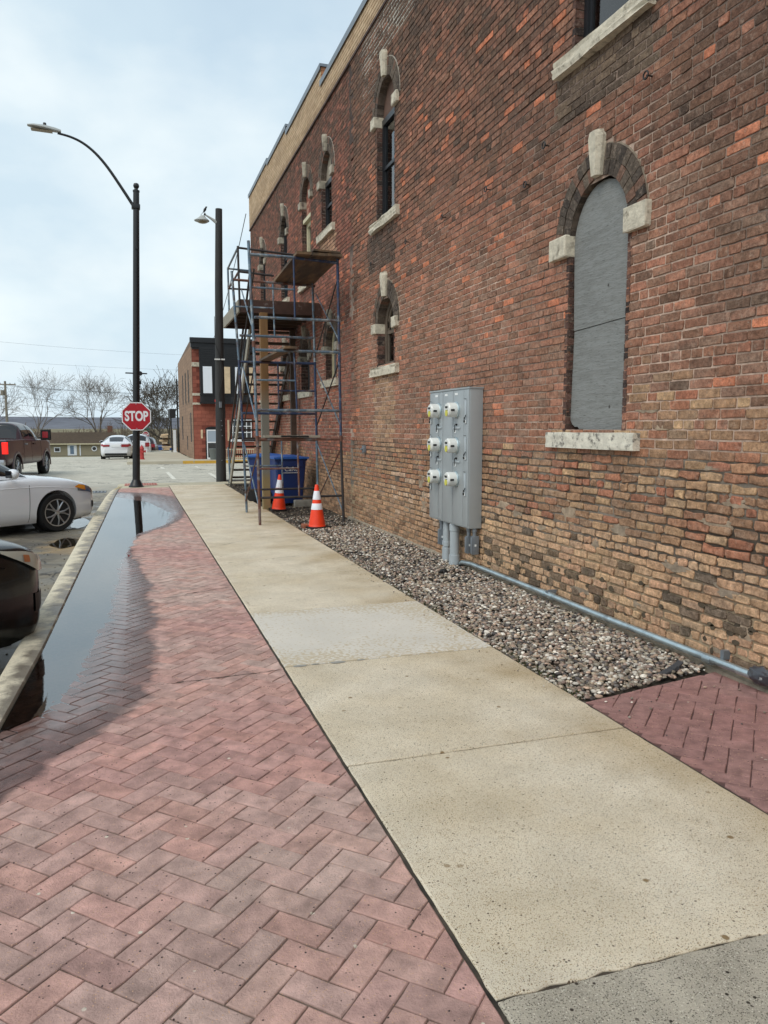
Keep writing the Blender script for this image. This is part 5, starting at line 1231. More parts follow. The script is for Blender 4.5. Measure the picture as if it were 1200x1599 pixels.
# ------------------------------------------------------------------ vehicles
def interp(x, xs, ys): return float(np.interp(x, xs, ys))
def smoothpts(xs, ys, X):
    """catmull style smooth of a profile"""
    xs = np.array(xs); ys = np.array(ys); m = np.gradient(ys, xs); i = np.clip(np.searchsorted(xs, X) - 1, 0, len(xs) - 2); h = xs[i + 1] - xs[i]; t = (X - xs[i]) / h; t = min(max(t, 0), 1)
    # limited slopes
    d = (ys[i + 1] - ys[i]) / h; m0, m1 = m[i], m[i + 1]
    if d == 0: m0 = m1 = 0
    else:
        if m0 / d < 0: m0 = 0
        if m1 / d < 0: m1 = 0
        m0 = np.sign(d) * min(abs(m0), 3 * abs(d)); m1 = np.sign(d) * min(abs(m1), 3 * abs(d))
    return float((2 * t**3 - 3 * t**2 + 1) * ys[i] + (t**3 - 2 * t**2 + t) * h * m0 + (-2 * t**3 + 3 * t**2) * ys[i + 1] + (t**3 - t**2) * h * m1)
class Car:
    def __init__(s, P): s.P = P
    def prof(s, k, x): return smoothpts(s.P[k][0], s.P[k][1], x)
    def body(s, x, t):
        """t in 0..1 from the sill edge up over the shoulder to the centre line; returns (y>=0, z)"""
        zb, zt, wp = s.prof('bot', x), s.prof('top', x), s.prof('plan', x)
        T, Yf, Zf = s.P['sec']; y = smoothpts(T, Yf, t) * wp; zf = smoothpts(T, Zf, t)
        return y, zb + (zt - zb) * zf + (s.P.get('crown', .03) * (1 - (y / max(.01, wp)) ** 2) if t > .7 else 0) * min(1, max(0, (t - .7) / .12))
    def make_body(s, root, m, nx=56, nt=26):
        x0, x1 = s.P['len']; vs = []; ts = [i / (nt - 1) for i in range(nt)]
        xs = [x0 + (x1 - x0) * (.5 - .5 * cos(pi * i / (nx - 1))) * .35 + (x1 - x0) * (i / (nx - 1)) * .65 for i in range(nx)]
        for x in xs:
            pr = [s.body(x, t) for t in ts]; zb = s.prof('bot', x)
            row = [(x, 0, zb)] + [(x, -y, z) for y, z in pr] + [(x, y, z) for y, z in reversed(pr[:-1])]
            vs += row
        n = len(row); fs = [(i * n + j, i * n + (j + 1) % n, (i + 1) * n + (j + 1) % n, (i + 1) * n + j) for i in range(nx - 1) for j in range(n)]
        fs += [tuple(range(n)), tuple((nx - 1) * n + j for j in range(n - 1, -1, -1))]
        o = MB().add(vs, fs).build('body', m, root, smooth='all')
        cut = MB()
        for (wx, wy, r) in s.P['wheels']:
            for sg in (-1, 1): cut.lathe([(r + s.P.get('arch', .055), -.2), (r + s.P.get('arch', .055), .5)], 40, Matrix.Translation((wx, sg * (wy - .02), r)) @ Matrix.Rotation(-sg * pi / 2, 4, 'X'))
        if s.P.get('bed'): bx0, bx1, bw, bz0 = s.P['bed']; cut.box(bx0, bx1, -bw, bw, bz0, bz0 + 2)
        co = cut.build('cutter', M_blk, root); co.matrix_parent_inverse = Matrix.Identity(4)
        md = o.modifiers.new('b', 'BOOLEAN'); md.object = co; md.operation = 'DIFFERENCE'; md.solver = 'EXACT'
        bpy.context.view_layer.update(); dg = bpy.context.evaluated_depsgraph_get(); me = bpy.data.meshes.new_from_object(o.evaluated_get(dg)); o.modifiers.clear(); o.data = me
        try: me.set_sharp_from_angle(angle=radians(35))
        except Exception: pass
        me.materials.clear(); me.materials.append(m)
        for p in me.polygons: p.material_index = 0
        bpy.data.objects.remove(co)
        # dark wheel wells
        ww = MB()
        for (wx, wy, r) in s.P['wheels']:
            for sg in (-1, 1): ww.lathe([(r + s.P.get('arch', .055) + .01, .0), (r + s.P.get('arch', .055) + .01, .02)], 24, Matrix.Translation((wx, sg * (wy - .24), r)) @ Matrix.Rotation(-sg * pi / 2, 4, 'X'))
        zb = s.prof('bot', 0); ww.box(s.P['len'][0] + .3, s.P['len'][1] - .35, -.62, .62, zb - .03, zb + .25)
        ww.build('underbody', M_blk, root)
        return o
    def patch(s, root, nm, m, xa, xb, ta, tb_, side=-1, off=.004, nx=10, nt=8, fx=None, smooth='all', thick=0):
        """panel following the body skin; fx(u) optional -> (ta, tb) as a function of u in 0..1"""
        vs = []
        for i in range(nx + 1):
            u = i / nx; x = xa + (xb - xa) * u; A, B = fx(u) if fx else (ta, tb_)
            for j in range(nt + 1):
                t = A + (B - A) * j / nt; e = 1e-3
                y, z = s.body(x, t); y2, z2 = s.body(x, min(1, t + e)); y3, z3 = s.body(x + e, t)
                a = Vector((0, y2 - y, z2 - z)); b = Vector((e, y3 - y, z3 - z)); nrm = b.cross(a); 
                if nrm.length < 1e-12: nrm = Vector((0, 1, 0))
                nrm.normalize(); 
                if nrm.y < 0 and abs(nrm.z) < .8: nrm = -nrm
                if nrm.z < -.3: nrm = -nrm
                p = Vector((x, y, z)) + nrm * off; vs.append((p.x, p.y * (1 if side > 0 else -1), p.z))
        return MB().add(vs, [(i * (nt + 1) + j, (i + 1) * (nt + 1) + j, (i + 1) * (nt + 1) + j + 1, i * (nt + 1) + j + 1) for i in range(nx) for j in range(nt)]).build(nm, m, root, smooth=smooth)
    def line(s, root, nm, m, pts, side=-1, r=.004, off=.001):
        P_ = []
        for (x, t) in pts: y, z = s.body(x, t); P_.append((x, (y + off) * (1 if side > 0 else -1), z))
        return MB().tube(P_, r, 5).build(nm, m, root)
    # greenhouse
    def gh(s, x, th, o=0):
        G_ = s.P['gh']; bz, rz = smoothpts(*G_['belt'], x), smoothpts(*G_['roof'], x); w = smoothpts(*G_['w'], x); n = G_.get('n', 2.7)
        c, sn = cos(th), sin(th); y = (abs(c) ** (2 / n)) * (1 if c > 0 else -1); z = abs(sn) ** (2 / n)
        y *= 1 - G_.get('lean', .20) * z * (1 if z < 1 else 1)
        return Vector((x, y * (w + o), bz + max(.0, rz - bz) * z + o * z))
    def make_gh(s, root, m):
        G_ = s.P['gh']; x0, x1 = G_['x']; nx, nt = 44, 34; vs = []
        for i in range(nx + 1):
            x = x0 + (x1 - x0) * i / nx
            for j in range(nt + 1): vs.append(tuple(s.gh(x, pi * j / nt)))
        o = MB().add(vs, [(i * (nt + 1) + j, (i + 1) * (nt + 1) + j, (i + 1) * (nt + 1) + j + 1, i * (nt + 1) + j + 1) for i in range(nx) for j in range(nt)]).build('roof', m, root, smooth='all'); return o
    def glass(s, root, nm, xa, xb, ta, tb_, fx=None, off=.006, m=None, nx=14, nt=8, frame=None):
        vs = []
        for i in range(nx + 1):
            u = i / nx; x = xa + (xb - xa) * u; A, B = fx(u) if fx else (ta, tb_)
            for j in range(nt + 1): vs.append(tuple(s.gh(x, radians(A + (B - A) * j / nt), off)))
        return MB().add(vs, [(i * (nt + 1) + j, (i + 1) * (nt + 1) + j, (i + 1) * (nt + 1) + j + 1, i * (nt + 1) + j + 1) for i in range(nx) for j in range(nt)]).build(nm, m or M_glassd, root, smooth='all')
    def wheel(s, root, wx, wy, r, side, steer=0, spokes=5, rim=M_rim, w=.23, rr=None):
        rr = rr or r * .70; e = empty('wheel', (wx, side * (wy - w / 2), r), steer, parent=root)
        Mx = Matrix.Rotation(-side * pi / 2, 4, 'X')
        MB().lathe([(rr * .98, -w * .45), (r * .93, -w * .5), (r * .985, -w * .38), (r, -w * .2), (r, w * .2), (r * .985, w * .38), (r * .94, w * .5), (rr * 1.04, w * .47), (rr * .98, w * .36)], 40, Mx).build('tyre', M_tyre, e, smooth=True)
        b = MB(); b.lathe([(rr * .55, -w * .1), (rr * .95, -w * .1), (rr * .95, w * .44), (rr * 1.02, w * .45), (rr * 1.0, w * .40), (rr * .93, w * .30), (rr * .90, -w * .05), (rr * .5, -w * .06)], 40, Mx)
        for k in range(spokes):
            for d in (-1, 1):
                a0 = 2 * pi * k / spokes; a1 = a0 + d * .27 * (5 / spokes); p0 = Vector((rr * .12 * cos(a0), rr * .12 * sin(a0), w * .36)); p1 = Vector((rr * .55 * cos(a0 + d * .16), rr * .55 * sin(a0 + d * .16), w * .42)); p2 = Vector((rr * .95 * cos(a1), rr * .95 * sin(a1), w * .36))
                b.tube([Mx @ p0, Mx @ p1, Mx @ p2], [rr * .075, rr * .06, rr * .055], 6)
        b.lathe([(rr * .2, w * .2), (rr * .2, w * .40), (rr * .14, w * .44), (.0, w * .445)], 16, Mx)
        b.build('rim', rim, e, smooth=True)
        MB().lathe([(rr * .9, -w * .14), (rr * .9, -w * .1)], 24, Mx).build('brake_disc', M_blk, e)
        return e
SEC = ([0, .08, .2, .38, .55, .68, .76, .83, .92, 1.0], [.90, .965, .995, 1.0, .985, .955, .90, .78, .45, 0.0], [0, .10, .28, .52, .76, .90, .965, .99, 1.0, 1.0])
SED = dict(len=(-2.43, 2.43), sec=SEC, wheels=[(1.45, .93, .335), (-1.40, .93, .335)],
           bot=([-2.43, -2.2, -1.8, 1.2, 2.1, 2.3, 2.43], [.42, .26, .20, .18, .20, .24, .36]),
           top=([-2.43, -2.38, -1.9, -1.4, -.6, .3, 1.05, 1.5, 1.95, 2.25, 2.38, 2.43], [.78, 1.00, 1.08, 1.06, .99, .96, .965, .925, .85, .74, .62, .52]),
           plan=([-2.43, -2.32, -2.0, -1.2, 0, 1.2, 1.75, 2.1, 2.3, 2.39, 2.43], [.66, .80, .89, .925, .93, .925, .885, .79, .66, .50, .36]),
           gh=dict(x=(-2.02, 1.12), belt=([-2.02, -1.2, 0, 1.12], [1.03, 1.00, .945, .95]), roof=([-2.02, -1.65, -1.1, -.5, 0, .35, .75, 1.12], [1.04, 1.20, 1.40, 1.475, 1.475, 1.42, 1.22, .955]), w=([-2.02, -1.2, 0, 1.12], [.72, .845, .87, .80]), n=2.9, lean=.26))
def sedan(loc, rz, paint, label, near=True, tail=False, haze=False, group=None, spokes=5, steer=0, mirror=True):
    root = empty('parked_car', loc, rz, label=label, category='car')
    if group: root['group'] = group
    P = dict(SED)
    if haze: P['top'] = ([-2.43, -2.38, -1.9, -1.4, -.6, .3, 1.05, 1.5, 1.95, 2.25, 2.38, 2.43], [.78, 1.00, 1.08, 1.06, 1.02, 1.0, 1.03, 1.01, .96, .89, .80, .68])
    c = Car(P); c.make_body(root, paint); c.make_gh(root, paint)
    for sd in (-1, 1):
        Aa = (lambda a, b_: (a, b_)) if sd > 0 else (lambda a, b_: (180 - a, 180 - b_))
        c.glass(root, 'front_window', -.34, .98, 0, 0, fx=lambda u: Aa(4, 4 + 50 * min(1, (1 - u) * 4.0 + .02) ** .8))
        c.glass(root, 'rear_window', -1.52, -.42, 0, 0, fx=lambda u: Aa(4, 4 + 49 * min(1, u * 3.6 + .05) ** .8))
        c.line(root, 'door_seam', M_seam, [(-.38, t) for t in np.linspace(.03, .66, 8)], sd); c.line(root, 'door_seam', M_seam, [(.98 - .05 * (1 - t), t) for t in np.linspace(.03, .62, 10)], sd)
        c.line(root, 'crease', paint, [(x, .56 + .015 * (x > 0)) for x in np.linspace(-2.0, 1.95, 20)], sd, r=.010, off=-.003)
        c.line(root, 'belt_trim', M_rim, [(x, .745) for x in np.linspace(-1.6, .95, 12)], sd, r=.007, off=.004) if False else None
        c.patch(root, 'sill_panel', paint, -.95, 1.02, .02, .10, sd, off=.012)
        if mirror:
            mr = MB(); bm = bmesh.new(); bmesh.ops.create_uvsphere(bm, u_segments=16, v_segments=10, radius=1)
            mr.bm(bm, M=Matrix.Translation((.62, sd * 1.04, 1.045)) @ Matrix.Diagonal((.085, .12, .085, 1))); mr.tube([(.66, sd * .86, .98), (.64, sd * .98, 1.0)], .03, 8)
            mo = mr.build('mirror', paint, root, smooth=True); MB().box(.535, .549, sd * 1.04 - .085, sd * 1.04 + .085, .985, 1.105, bev=.006).build('mirror_glass', M_glassd, mo)
        hl = (lambda u: (.50 + .03 * u, .50 + .20 * (1 - .30 * u) * min(1, .25 + 2.2 * u)))
        if haze:
            c.patch(root, 'headlight', M_haze, 1.92, 2.35, 0, 0, sd, off=.024, fx=lambda u: (.69 - .15 * min(1, u * 1.3), .715 - .01 * u), nx=20)
            c.patch(root, 'indicator', mat('dull amber lens', lin(176, 108, 64), rough=.4), 2.11, 2.17, 0, 0, sd, off=.031, fx=lambda u: (.61, .67))
        else:
            c.patch(root, 'headlight', M_hlamp, 1.88, 2.36, 0, 0, sd, off=.010, fx=lambda u: (.53 + .02 * u, .55 + .15 * min(1, .4 + 2.5 * u)), nx=16)
            c.patch(root, 'indicator', M_amber, 1.82, 2.06, 0, 0, sd, off=.016, fx=lambda u: (.60 - .035 * u, .60 + .085 * min(1, u * 2 + .1)))
        c.patch(root, 'bumper_vent', M_blk, 2.22, 2.36, .20, .36, sd, off=.006)
        tl = c.patch(root, 'tail_light', M_tail, -2.40, -2.02, 0, 0, sd, off=.008, fx=lambda u: (.52, .70 - .12 * u), nx=10)
        MB().box(-2.455, -2.40, sd * .34, sd * .72, .80, .93, bev=.02).build('tail_light', M_tail, root, smooth=True)
    c.glass(root, 'windshield', .42, 1.08, 60, 120); c.glass(root, 'rear_windshield', -1.92, -1.22, 58, 122)
    MB().box(2.385, 2.44, -.36, .36, .34, .60, bev=.02).build('grille', M_blk, root); MB().box(-2.46, -2.41, -.26, .26, .80, .93).build('licence_plate', M_signw, root)
    MB().box(-2.47, -2.36, -.62, .62, .28, .40, bev=.02).build('rear_valance', M_blk, root)
    for sd in (-1, 1):
        c.wheel(root, 1.45, .925, .335, sd, steer, spokes); c.wheel(root, -1.40, .925, .335, sd, 0, spokes)
    return root
sedan((-2.99, 14.26, -.20), radians(36), M_wcar, 'white sedan parked nose to the kerb, its front half in view', spokes=5)
sedan((-2.99, 5.66, -.22), radians(36), M_bcar, 'black car parked nose over the kerb with a hazed headlamp', haze=True, mirror=False)
sedan((-.86, 51.1, hY(51) + .005), radians(87), M_wcar, 'white sedan seen from behind in the far lot', tail=True)
# suv beyond it
def suv(loc, rz, paint, label):
    root = empty('parked_car', loc, rz, label=label, category='car')
    P = dict(SED); P['gh'] = dict(x=(-2.3, 1.05), belt=([-2.3, -1.2, 0, 1.05], [1.08, 1.06, 1.02, 1.0]), roof=([-2.3, -2.2, -1.9, -1, 0, .35, 1.05], [1.12, 1.45, 1.66, 1.72, 1.70, 1.62, 1.02]), w=([-2.3, -1.2, 0, 1.05], [.78, .87, .88, .8]), n=3.4, lean=.18)
    P['top'] = ([-2.43, -2.38, -1.9, 0, 1.05, 1.6, 2.1, 2.38, 2.43], [.95, 1.08, 1.1, 1.06, 1.05, 1.0, .92, .72, .6]); c = Car(P); c.make_body(root, paint); c.make_gh(root, paint)
    for sd in (-1, 1):
        Aa = (lambda a, b_: (a, b_)) if sd > 0 else (lambda a, b_: (180 - a, 180 - b_))
        c.glass(root, 'front_window', -.3, .85, 0, 0, fx=lambda u: Aa(4, 4 + 44 * min(1, (1 - u) * 3.6 + .02)))
        c.glass(root, 'rear_window', -1.9, -.38, 0, 0, fx=lambda u: Aa(4, 46))
        MB().box(-2.47, -2.36, sd * .56, sd * .80, .88, 1.12, bev=.02).build('tail_light', M_tail, root)
        c.wheel(root, 1.45, .92, .35, sd, 0); c.wheel(root, -1.40, .92, .35, sd, 0)
    c.glass(root, 'rear_windshield', -2.26, -1.96, 40, 140, off=.012); c.glass(root, 'windshield', .42, .98, 58, 122)
    MB().box(-2.46, -2.41, -.26, .26, .80, .93).build('licence_plate', M_signw, root)
    return root
suv((.35, 58.2, hY(58)), radians(88), M_wcar, 'white sport utility car parked beyond the far white sedan')
suv((1.0, 66.0, hY(66)), radians(86), M_maroon, 'dark car half hidden behind the street lamp, farthest in the lot')
# pickup
TS = ([0, .08, .2, .38, .55, .70, .80, .88, .94, 1.0], [.94, .98, 1.0, 1.0, .99, .985, .975, .93, .5, 0.0], [0, .08, .24, .48, .70, .88, .965, .995, 1.0, 1.0])
TRK = dict(len=(-3.05, 2.95), sec=TS, wheels=[(1.92, .99, .41), (-1.85, .99, .41)], arch=.10, crown=.02, bed=(-2.95, -1.15, .78, .9),
           bot=([-3.05, -2.8, 2.5, 2.95], [.62, .55, .50, .52]),
           top=([-3.05, -2.9, -1.0, .9, 1.4, 2.3, 2.75, 2.95], [1.36, 1.40, 1.40, 1.36, 1.36, 1.33, 1.22, 1.05]),
           plan=([-3.05, -2.95, -2.6, -1.0, 1.2, 2.4, 2.8, 2.95], [.93, .98, 1.0, 1.0, 1.0, .99, .92, .80]),
           gh=dict(x=(-1.08, 1.45), belt=([-1.08, 1.45], [1.32, 1.30]), roof=([-1.08, -.98, -.8, 0, .45, .75, 1.45], [1.40, 1.84, 1.98, 2.01, 1.98, 1.88, 1.34]), w=([-1.08, -.8, .6, 1.45], [.93, .95, .95, .9]), n=4.2, lean=.17))
tr = empty('pickup_truck', (-4.52, 31.24, -.2), radians(81.5), label='maroon pickup truck with brake lights on driving away in the road', category='pickup truck')
c = Car(TRK); c.make_body(tr, M_maroon, nx=60); c.make_gh(tr, M_maroon)
for sd in (-1, 1):
    Aa = (lambda a, b_: (a, b_)) if sd > 0 else (lambda a, b_: (180 - a, 180 - b_))
    c.glass(tr, 'front_window', -.02, 1.2, 0, 0, fx=lambda u: Aa(3, 3 + 40 * min(1, (1 - u) * 2.2 + .02)), off=.008)
    c.glass(tr, 'rear_window', -.85, -.12, 0, 0, fx=lambda u: Aa(3, 43), off=.008)
    c.line(tr, 'door_seam', M_blk, [(-1.02, t) for t in np.linspace(.03, .78, 8)], sd, r=.007); c.line(tr, 'door_seam', M_blk, [(-.06, t) for t in np.linspace(.03, .78, 8)], sd, r=.005); c.line(tr, 'door_seam', M_blk, [(1.18, t) for t in np.linspace(.03, .78, 8)], sd, r=.006)
    c.patch(tr, 'rub_strip', M_maroon, -1.2, 1.2, .30, .34, sd, off=.02)
    MB().box(-3.09, -2.95, sd * .89, sd * 1.003, .95, 1.30, bev=.02).build('tail_light', M_taillit, tr, smooth=True)
    m1 = MB(); m1.box(.92, 1.08, sd * 1.10, sd * 1.36, 1.38, 1.70, bev=.04); m1.tube([(1.0, sd * .95, 1.42), (1.0, sd * 1.15, 1.48)], .03, 6); mo = m1.build('mirror', M_blk, tr, smooth=True)
    MB().box(.905, .918, sd * 1.13, sd * 1.33, 1.42, 1.66).build('mirror_glass', M_tail, mo)
    MB().box(-.86, -.70, sd * .985, sd * 1.025, 1.20, 1.24, bev=.01).build('door_handle', M_rim, tr); MB().box(.12, .28, sd * .985, sd * 1.025, 1.20, 1.24, bev=.01).build('door_handle', M_maroon, tr)
    for wx in (1.92, -1.85):
        c.wheel(tr, wx, 1.0, .41, sd, 0, 6, M_rim, .27)
        n = 20; f = MB(); vs = []
        for i in range(n + 1):
            t = radians(-8 + 196 * i / n)
            for (rr, yo) in ((.49, .0), (.49, .035), (.56, .03), (.60, .0)): vs.append((wx + rr * cos(t), sd * (.985 + yo), .41 + rr * sin(t)))
        f.add(vs, [(4 * i + j, 4 * i + j + 1, 4 * i + 5 + j, 4 * i + 4 + j) for i in range(n) for j in range(3)]).build('wheel_arch_flare', M_maroon, tr, smooth='all')
c.glass(tr, 'rear_windshield', -1.075, -.90, 34, 146, off=.012); c.glass(tr, 'windshield', .62, 1.38, 56, 124)
MB().box(-3.09, -3.04, -.78, .78, .82, 1.36, bev=.01).build('tailgate', M_maroon, tr); MB().box(-3.20, -3.03, -.95, .95, .55, .75, bev=.03).build('rear_bumper', M_rim, tr, smooth=True); MB().box(-3.215, -3.20, -.16, .16, .60, .72).build('licence_plate', M_signw, tr)

# ------------------------------------------------------------------ storm drain
dr = empty('storm_drain', (-1.15, 22.9, -.19), label='dark slotted storm drain grate at the kerb before the lamp post', category='drain grate')
MB().box(-.42, .38, -.26, .26, -.03, -.006).build('pit', M_blk, dr)
b = MB(); b.box(-.44, .40, -.28, -.25, -.02, .008); b.box(-.44, .40, .25, .28, -.02, .008); b.build('frame', M_fit, dr)
for k in range(9): MB().box(-.42 + .095 * k, -.375 + .095 * k, -.25, .25, -.006, .006).build('bar', M_fit, dr)

# ------------------------------------------------------------------ far side of the street
fw = empty('far_pavement', kind='structure')
zf = -.06
for (xa, xb) in [(-.30, 2.35), (2.36, 5.6), (5.61, 9.0), (9.01, 14)]:
    MB().box(xa, xb, 40.0, 42.0 if xa > 2.5 else 43.6, -.4, zf).build('slab', M_farwalk, fw)
MB().box(.6, 3.0, 43.61, 60, -.8, zf - .03).build('slab', M_farwalk, fw)
MB().box(2.36, 14, 39.82, 39.999, -.4, zf + .004).build('kerb_yellow', M_yellow, fw); MB().box(-.30, 2.355, 39.82, 39.999, -.4, zf).build('kerb_plain', M_farwalk, fw)
M_rbrick = mat('red brick far', attr=True, rough=.9, var=.22, vscale=2.2)
M_tbrick = mat('tan brick far', attr=True, rough=.9, var=.25, vscale=1.6)
rb = empty('corner_building', (3.09, 42, -.08), label='two storey red and tan brick building with a black bay across the street', category='building')
H2 = 6.36
def courses(mb, ax, a0, a1, z0, z1, holes, face, col, hc=.2, lb=.42, dirn=-1):
    """large course blocks as shallow relief"""
    k = 0; z = z0
    while z < z1 - .02:
        zt = min(z1, z + hc); y = a0 - (lb / 2 if k % 2 else 0)
        while y < a1:
            p, q = max(a0, y), min(a1, y + lb); y += lb
            if q - p < .02: continue
            zc, yc = (z + zt) / 2, (p + q) / 2
            if any(h0 < yc < h1 and g0 < zc < g1 for (h0, h1, g0, g1) in holes): continue
            kx = rnd.uniform(.86, 1.12); c = tuple(v * kx for v in col); e = .006
            if ax == 'x': mb.add([(p + e, face - .006, z + e), (q - e, face - .006, z + e), (q - e, face - .006, zt - e), (p + e, face - .006, zt - e)], [(0, 1, 2, 3)], c)
            else: mb.add([(face - .006, p + e, z + e), (face - .006, q - e, z + e), (face - .006, q - e, zt - e), (face - .006, p + e, zt - e)], [(3, 2, 1, 0)], c)
        z = zt; k += 1
b = MB(); b.box(0, 9, 0, 12.6, 0, 6.0, lin(120, 62, 50)); b.add([(.002, .002, 6.0), (9, .002, 6.0), (9, .002, H2 + .02), (.002, .002, H2 + .02), (.002, .25, 6.0), (9, .25, 6.0), (9, .25, H2 + .02), (.002, .25, H2 + .02)], [(0, 1, 2, 3), (4, 7, 6, 5), (3, 2, 6, 7), (0, 3, 7, 4), (1, 5, 6, 2)], lin(110, 66, 54))
courses(b, 'x', .0, 6.9, 0, 6.0, [(.62, 1.32, 0, 1.75), (1.95, 3.1, 1.0, 2.2), (.35, 4.6, 2.85, 6.1)], 0, lin(150, 86, 70))
b.build('front_wall', M_rbrick, rb, fix=False)
b = MB(); b.add([(-.008, 0, 0), (-.008, 12.6, 0), (-.008, 12.6, 6.0), (-.008, 0, H2)], [(3, 2, 1, 0)], lin(112, 92, 76))
b.add([(-.008, 0, H2), (-.008, 12.6, 6.0), (.25, 12.6, 6.0), (.25, 0, H2)], [(0, 1, 2, 3)], lin(60, 56, 52))
sidew = [(2.6, 3.3, 3.1, 4.9), (5.0, 5.7, 3.1, 4.9), (7.6, 8.3, 3.1, 4.9), (1.3, 2.0, .9, 2.5), (8.8, 9.5, .9, 2.4), (4.6, 5.1, .4, 1.2)]
courses(b, 'y', 0, 12.6, 0, 6.0, sidew, -.008, lin(146, 118, 96))
b.build('side_wall', M_tbrick, rb, fix=False)
for (y0, y1, z0, z1) in sidew:
    w = MB(); w.box(-.02, -.010, y0, y1, z0, z1); w.build('window', M_dark, rb)
b = MB(); b.box(-.06, 9, -.18, .05, 5.86, 6.10); b.box(-.10, 9, -.28, .06, 6.10, 6.36); b.box(.0, 9, -.12, .0, 5.78, 5.86); b.build('cornice', M_black, rb)
for (z0, z1) in ((4.88, 5.10), (3.37, 3.50), (2.90, 3.0)): MB().box(-.02, .37, -.05, 0, z0, z1).build('stone_band', M_stone, rb)
bay = empty('bay', parent=rb)
M_blackwood = mat('black painted boards', lin(34, 34, 36), rough=.6, var=.2, vscale=3)
b = MB(); b.box(.36, 5.1, -.5, -.0, 2.96, 5.86); b.build('shell', M_blackwood, bay)
for k in range(8): MB().box(.34, 5.12, -.515 - .008 * (k % 2), -.5, 4.97 + .11 * k, 5.07 + .11 * k).build('clapboard', M_black, bay)
b = MB(); b.box(.30, 5.16, -.56, -.45, 2.93, 3.02); b.box(.32, 5.14, -.54, -.45, 3.36, 3.44); b.box(.32, 5.14, -.54, -.45, 4.86, 4.97); b.build('trim', M_black, bay)
for k in range(6): MB().box(.5 + .78 * k, 1.12 + .78 * k, -.515, -.5, 3.08, 3.31).build('raised_panel', M_black, bay)
M_osb = mat('bare board', lin(206, 182, 150), rough=.9, var=.15, vscale=5); M_wrap = mat('white plastic wrap', lin(226, 230, 236), rough=.4, bump=.6, bscale=6)
for (x0, x1, m) in ((.50, .96, M_wrap), (1.18, 1.90, M_osb), (2.16, 2.62, M_wrap), (2.9, 3.6, M_osb), (3.9, 4.4, M_wrap)):
    MB().box(x0 - .05, x1 + .05, -.53, -.5, 3.46, 4.90).build('window_frame', M_black, bay); MB().box(x0, x1, -.545, -.531, 3.48, 4.86).build('window_cover', m, bay)
for (x0, x1) in ((.36, .46), (1.02, 1.12), (1.98, 2.1), (2.7, 2.84)): MB().box(x0, x1, -.54, -.5, 3.44, 4.86).build('mullion', M_black, bay)
dd = empty('door', parent=rb); n = 10
MB().prism([(.60, 0), (1.36, 0)] + [(.98 + .38 * cos(pi * i / n), 1.62 + .12 * sin(pi * i / n)) for i in range(n + 1)], lambda u, v, d: (u, d, v), -.03, .0).build('surround', M_black, dd)
b = MB(); 
for (x0, x1, z0, z1) in ((.66, .71, 0, 1.58), (1.24, 1.29, 0, 1.58), (.71, 1.24, 1.52, 1.58), (.71, 1.24, .88, .94), (.71, 1.24, .0, .10)): b.box(x0, x1, -.05, -.03, z0, z1)
b.build('door_frame', M_signw, dd); MB().box(.71, 1.24, -.04, -.031, .94, 1.52).build('upper_panel', mat('pale blue panel', lin(160, 172, 184), rough=.5), dd); MB().box(.71, 1.24, -.04, -.031, .10, .88).build('lower_panel', M_boarddark, dd)
for (x0, x1, z0, z1) in ((.36, .46, 1.12, 1.58), (1.76, 1.86, .98, 2.10)): MB().box(x0, x1, -.03, 0, z0, z1).build('bare_board', M_osb, rb)
w = MB(); w.box(1.98, 3.08, -.05, -.01, 1.06, 2.16); wo = w.build('window', M_boarddark, rb)
g_ = MB()
for k in range(5): g_.box(2.04 + .245 * k - .02, 2.04 + .245 * k + .02, -.075, -.052, 1.08, 2.12)
for k in range(4): g_.box(2.0, 3.06, -.073, -.054, 1.08 + .33 * k, 1.12 + .33 * k)
g_.box(1.9, 3.2, -.10, -.0, .94, 1.06); g_.build('window_grid', M_signw, wo)
MB().add([(1.06, -.57, 3.15), (1.26, -.57, 3.15), (1.30, -.35, 1.55), (1.26, -.3, 1.5), (1.06, -.56, 3.15), (1.26, -.56, 3.15), (1.30, -.34, 1.55), (1.26, -.29, 1.5)], [(0, 1, 2, 3), (4, 7, 6, 5), (0, 3, 7, 4), (1, 5, 6, 2)]).build('red_streamer', mat('red fabric', lin(214, 66, 60), rough=.7), rb)
fl = empty('low_railing', (4.7, 41.35, zf), label='low white railing in front of the red building beyond the scaffold', category='railing')
for k in range(16): MB().box(k * .11, k * .11 + .025, 0, .025, 0, .52).build('baluster', M_cream, fl)
b = MB(); b.box(-.02, 1.75, -.01, .035, .50, .55); b.box(-.02, 1.75, -.01, .035, .05, .09); b.build('rail', M_cream, fl)
t = empty('street_litter_bin', (4.0, 41.1, zf), label='tapered grey litter bin by the door of the red building', category='litter bin')
b = MB(); b.lathe([(.16, 0), (.165, .02), (.235, .54), (.245, .56), (.235, .58), (.2, .58)], 4 * 5); b.build('tub', mat('grey planter', lin(104, 110, 108), rough=.6), t, smooth=True)
t = empty('fire_hydrant', (.44, 42.6, zf), label='faded red fire hydrant on the far corner right of the lamp post', category='hydrant')
MB().lathe([(.15, 0), (.15, .04), (.10, .05), (.095, .5), (.12, .52), (.12, .56), (.105, .60), (.07, .68), (.03, .72), (.03, .76)], 16).build('barrel', M_hyd, t, smooth=True)
for sd in (-1, 1): MB().lathe([(.055, 0), (.055, .10), (.065, .10), (.065, .13)], 10, Matrix.Translation((sd * .07, 0, .42)) @ Matrix.Rotation(sd * pi / 2, 4, 'Y')).build('nozzle', M_hyd, t, smooth=True)
MB().lathe([(.07, 0), (.07, .12)], 10, Matrix.Translation((0, -.07, .40)) @ Matrix.Rotation(pi / 2, 4, 'X')).build('nozzle', M_hyd, t, smooth=True)
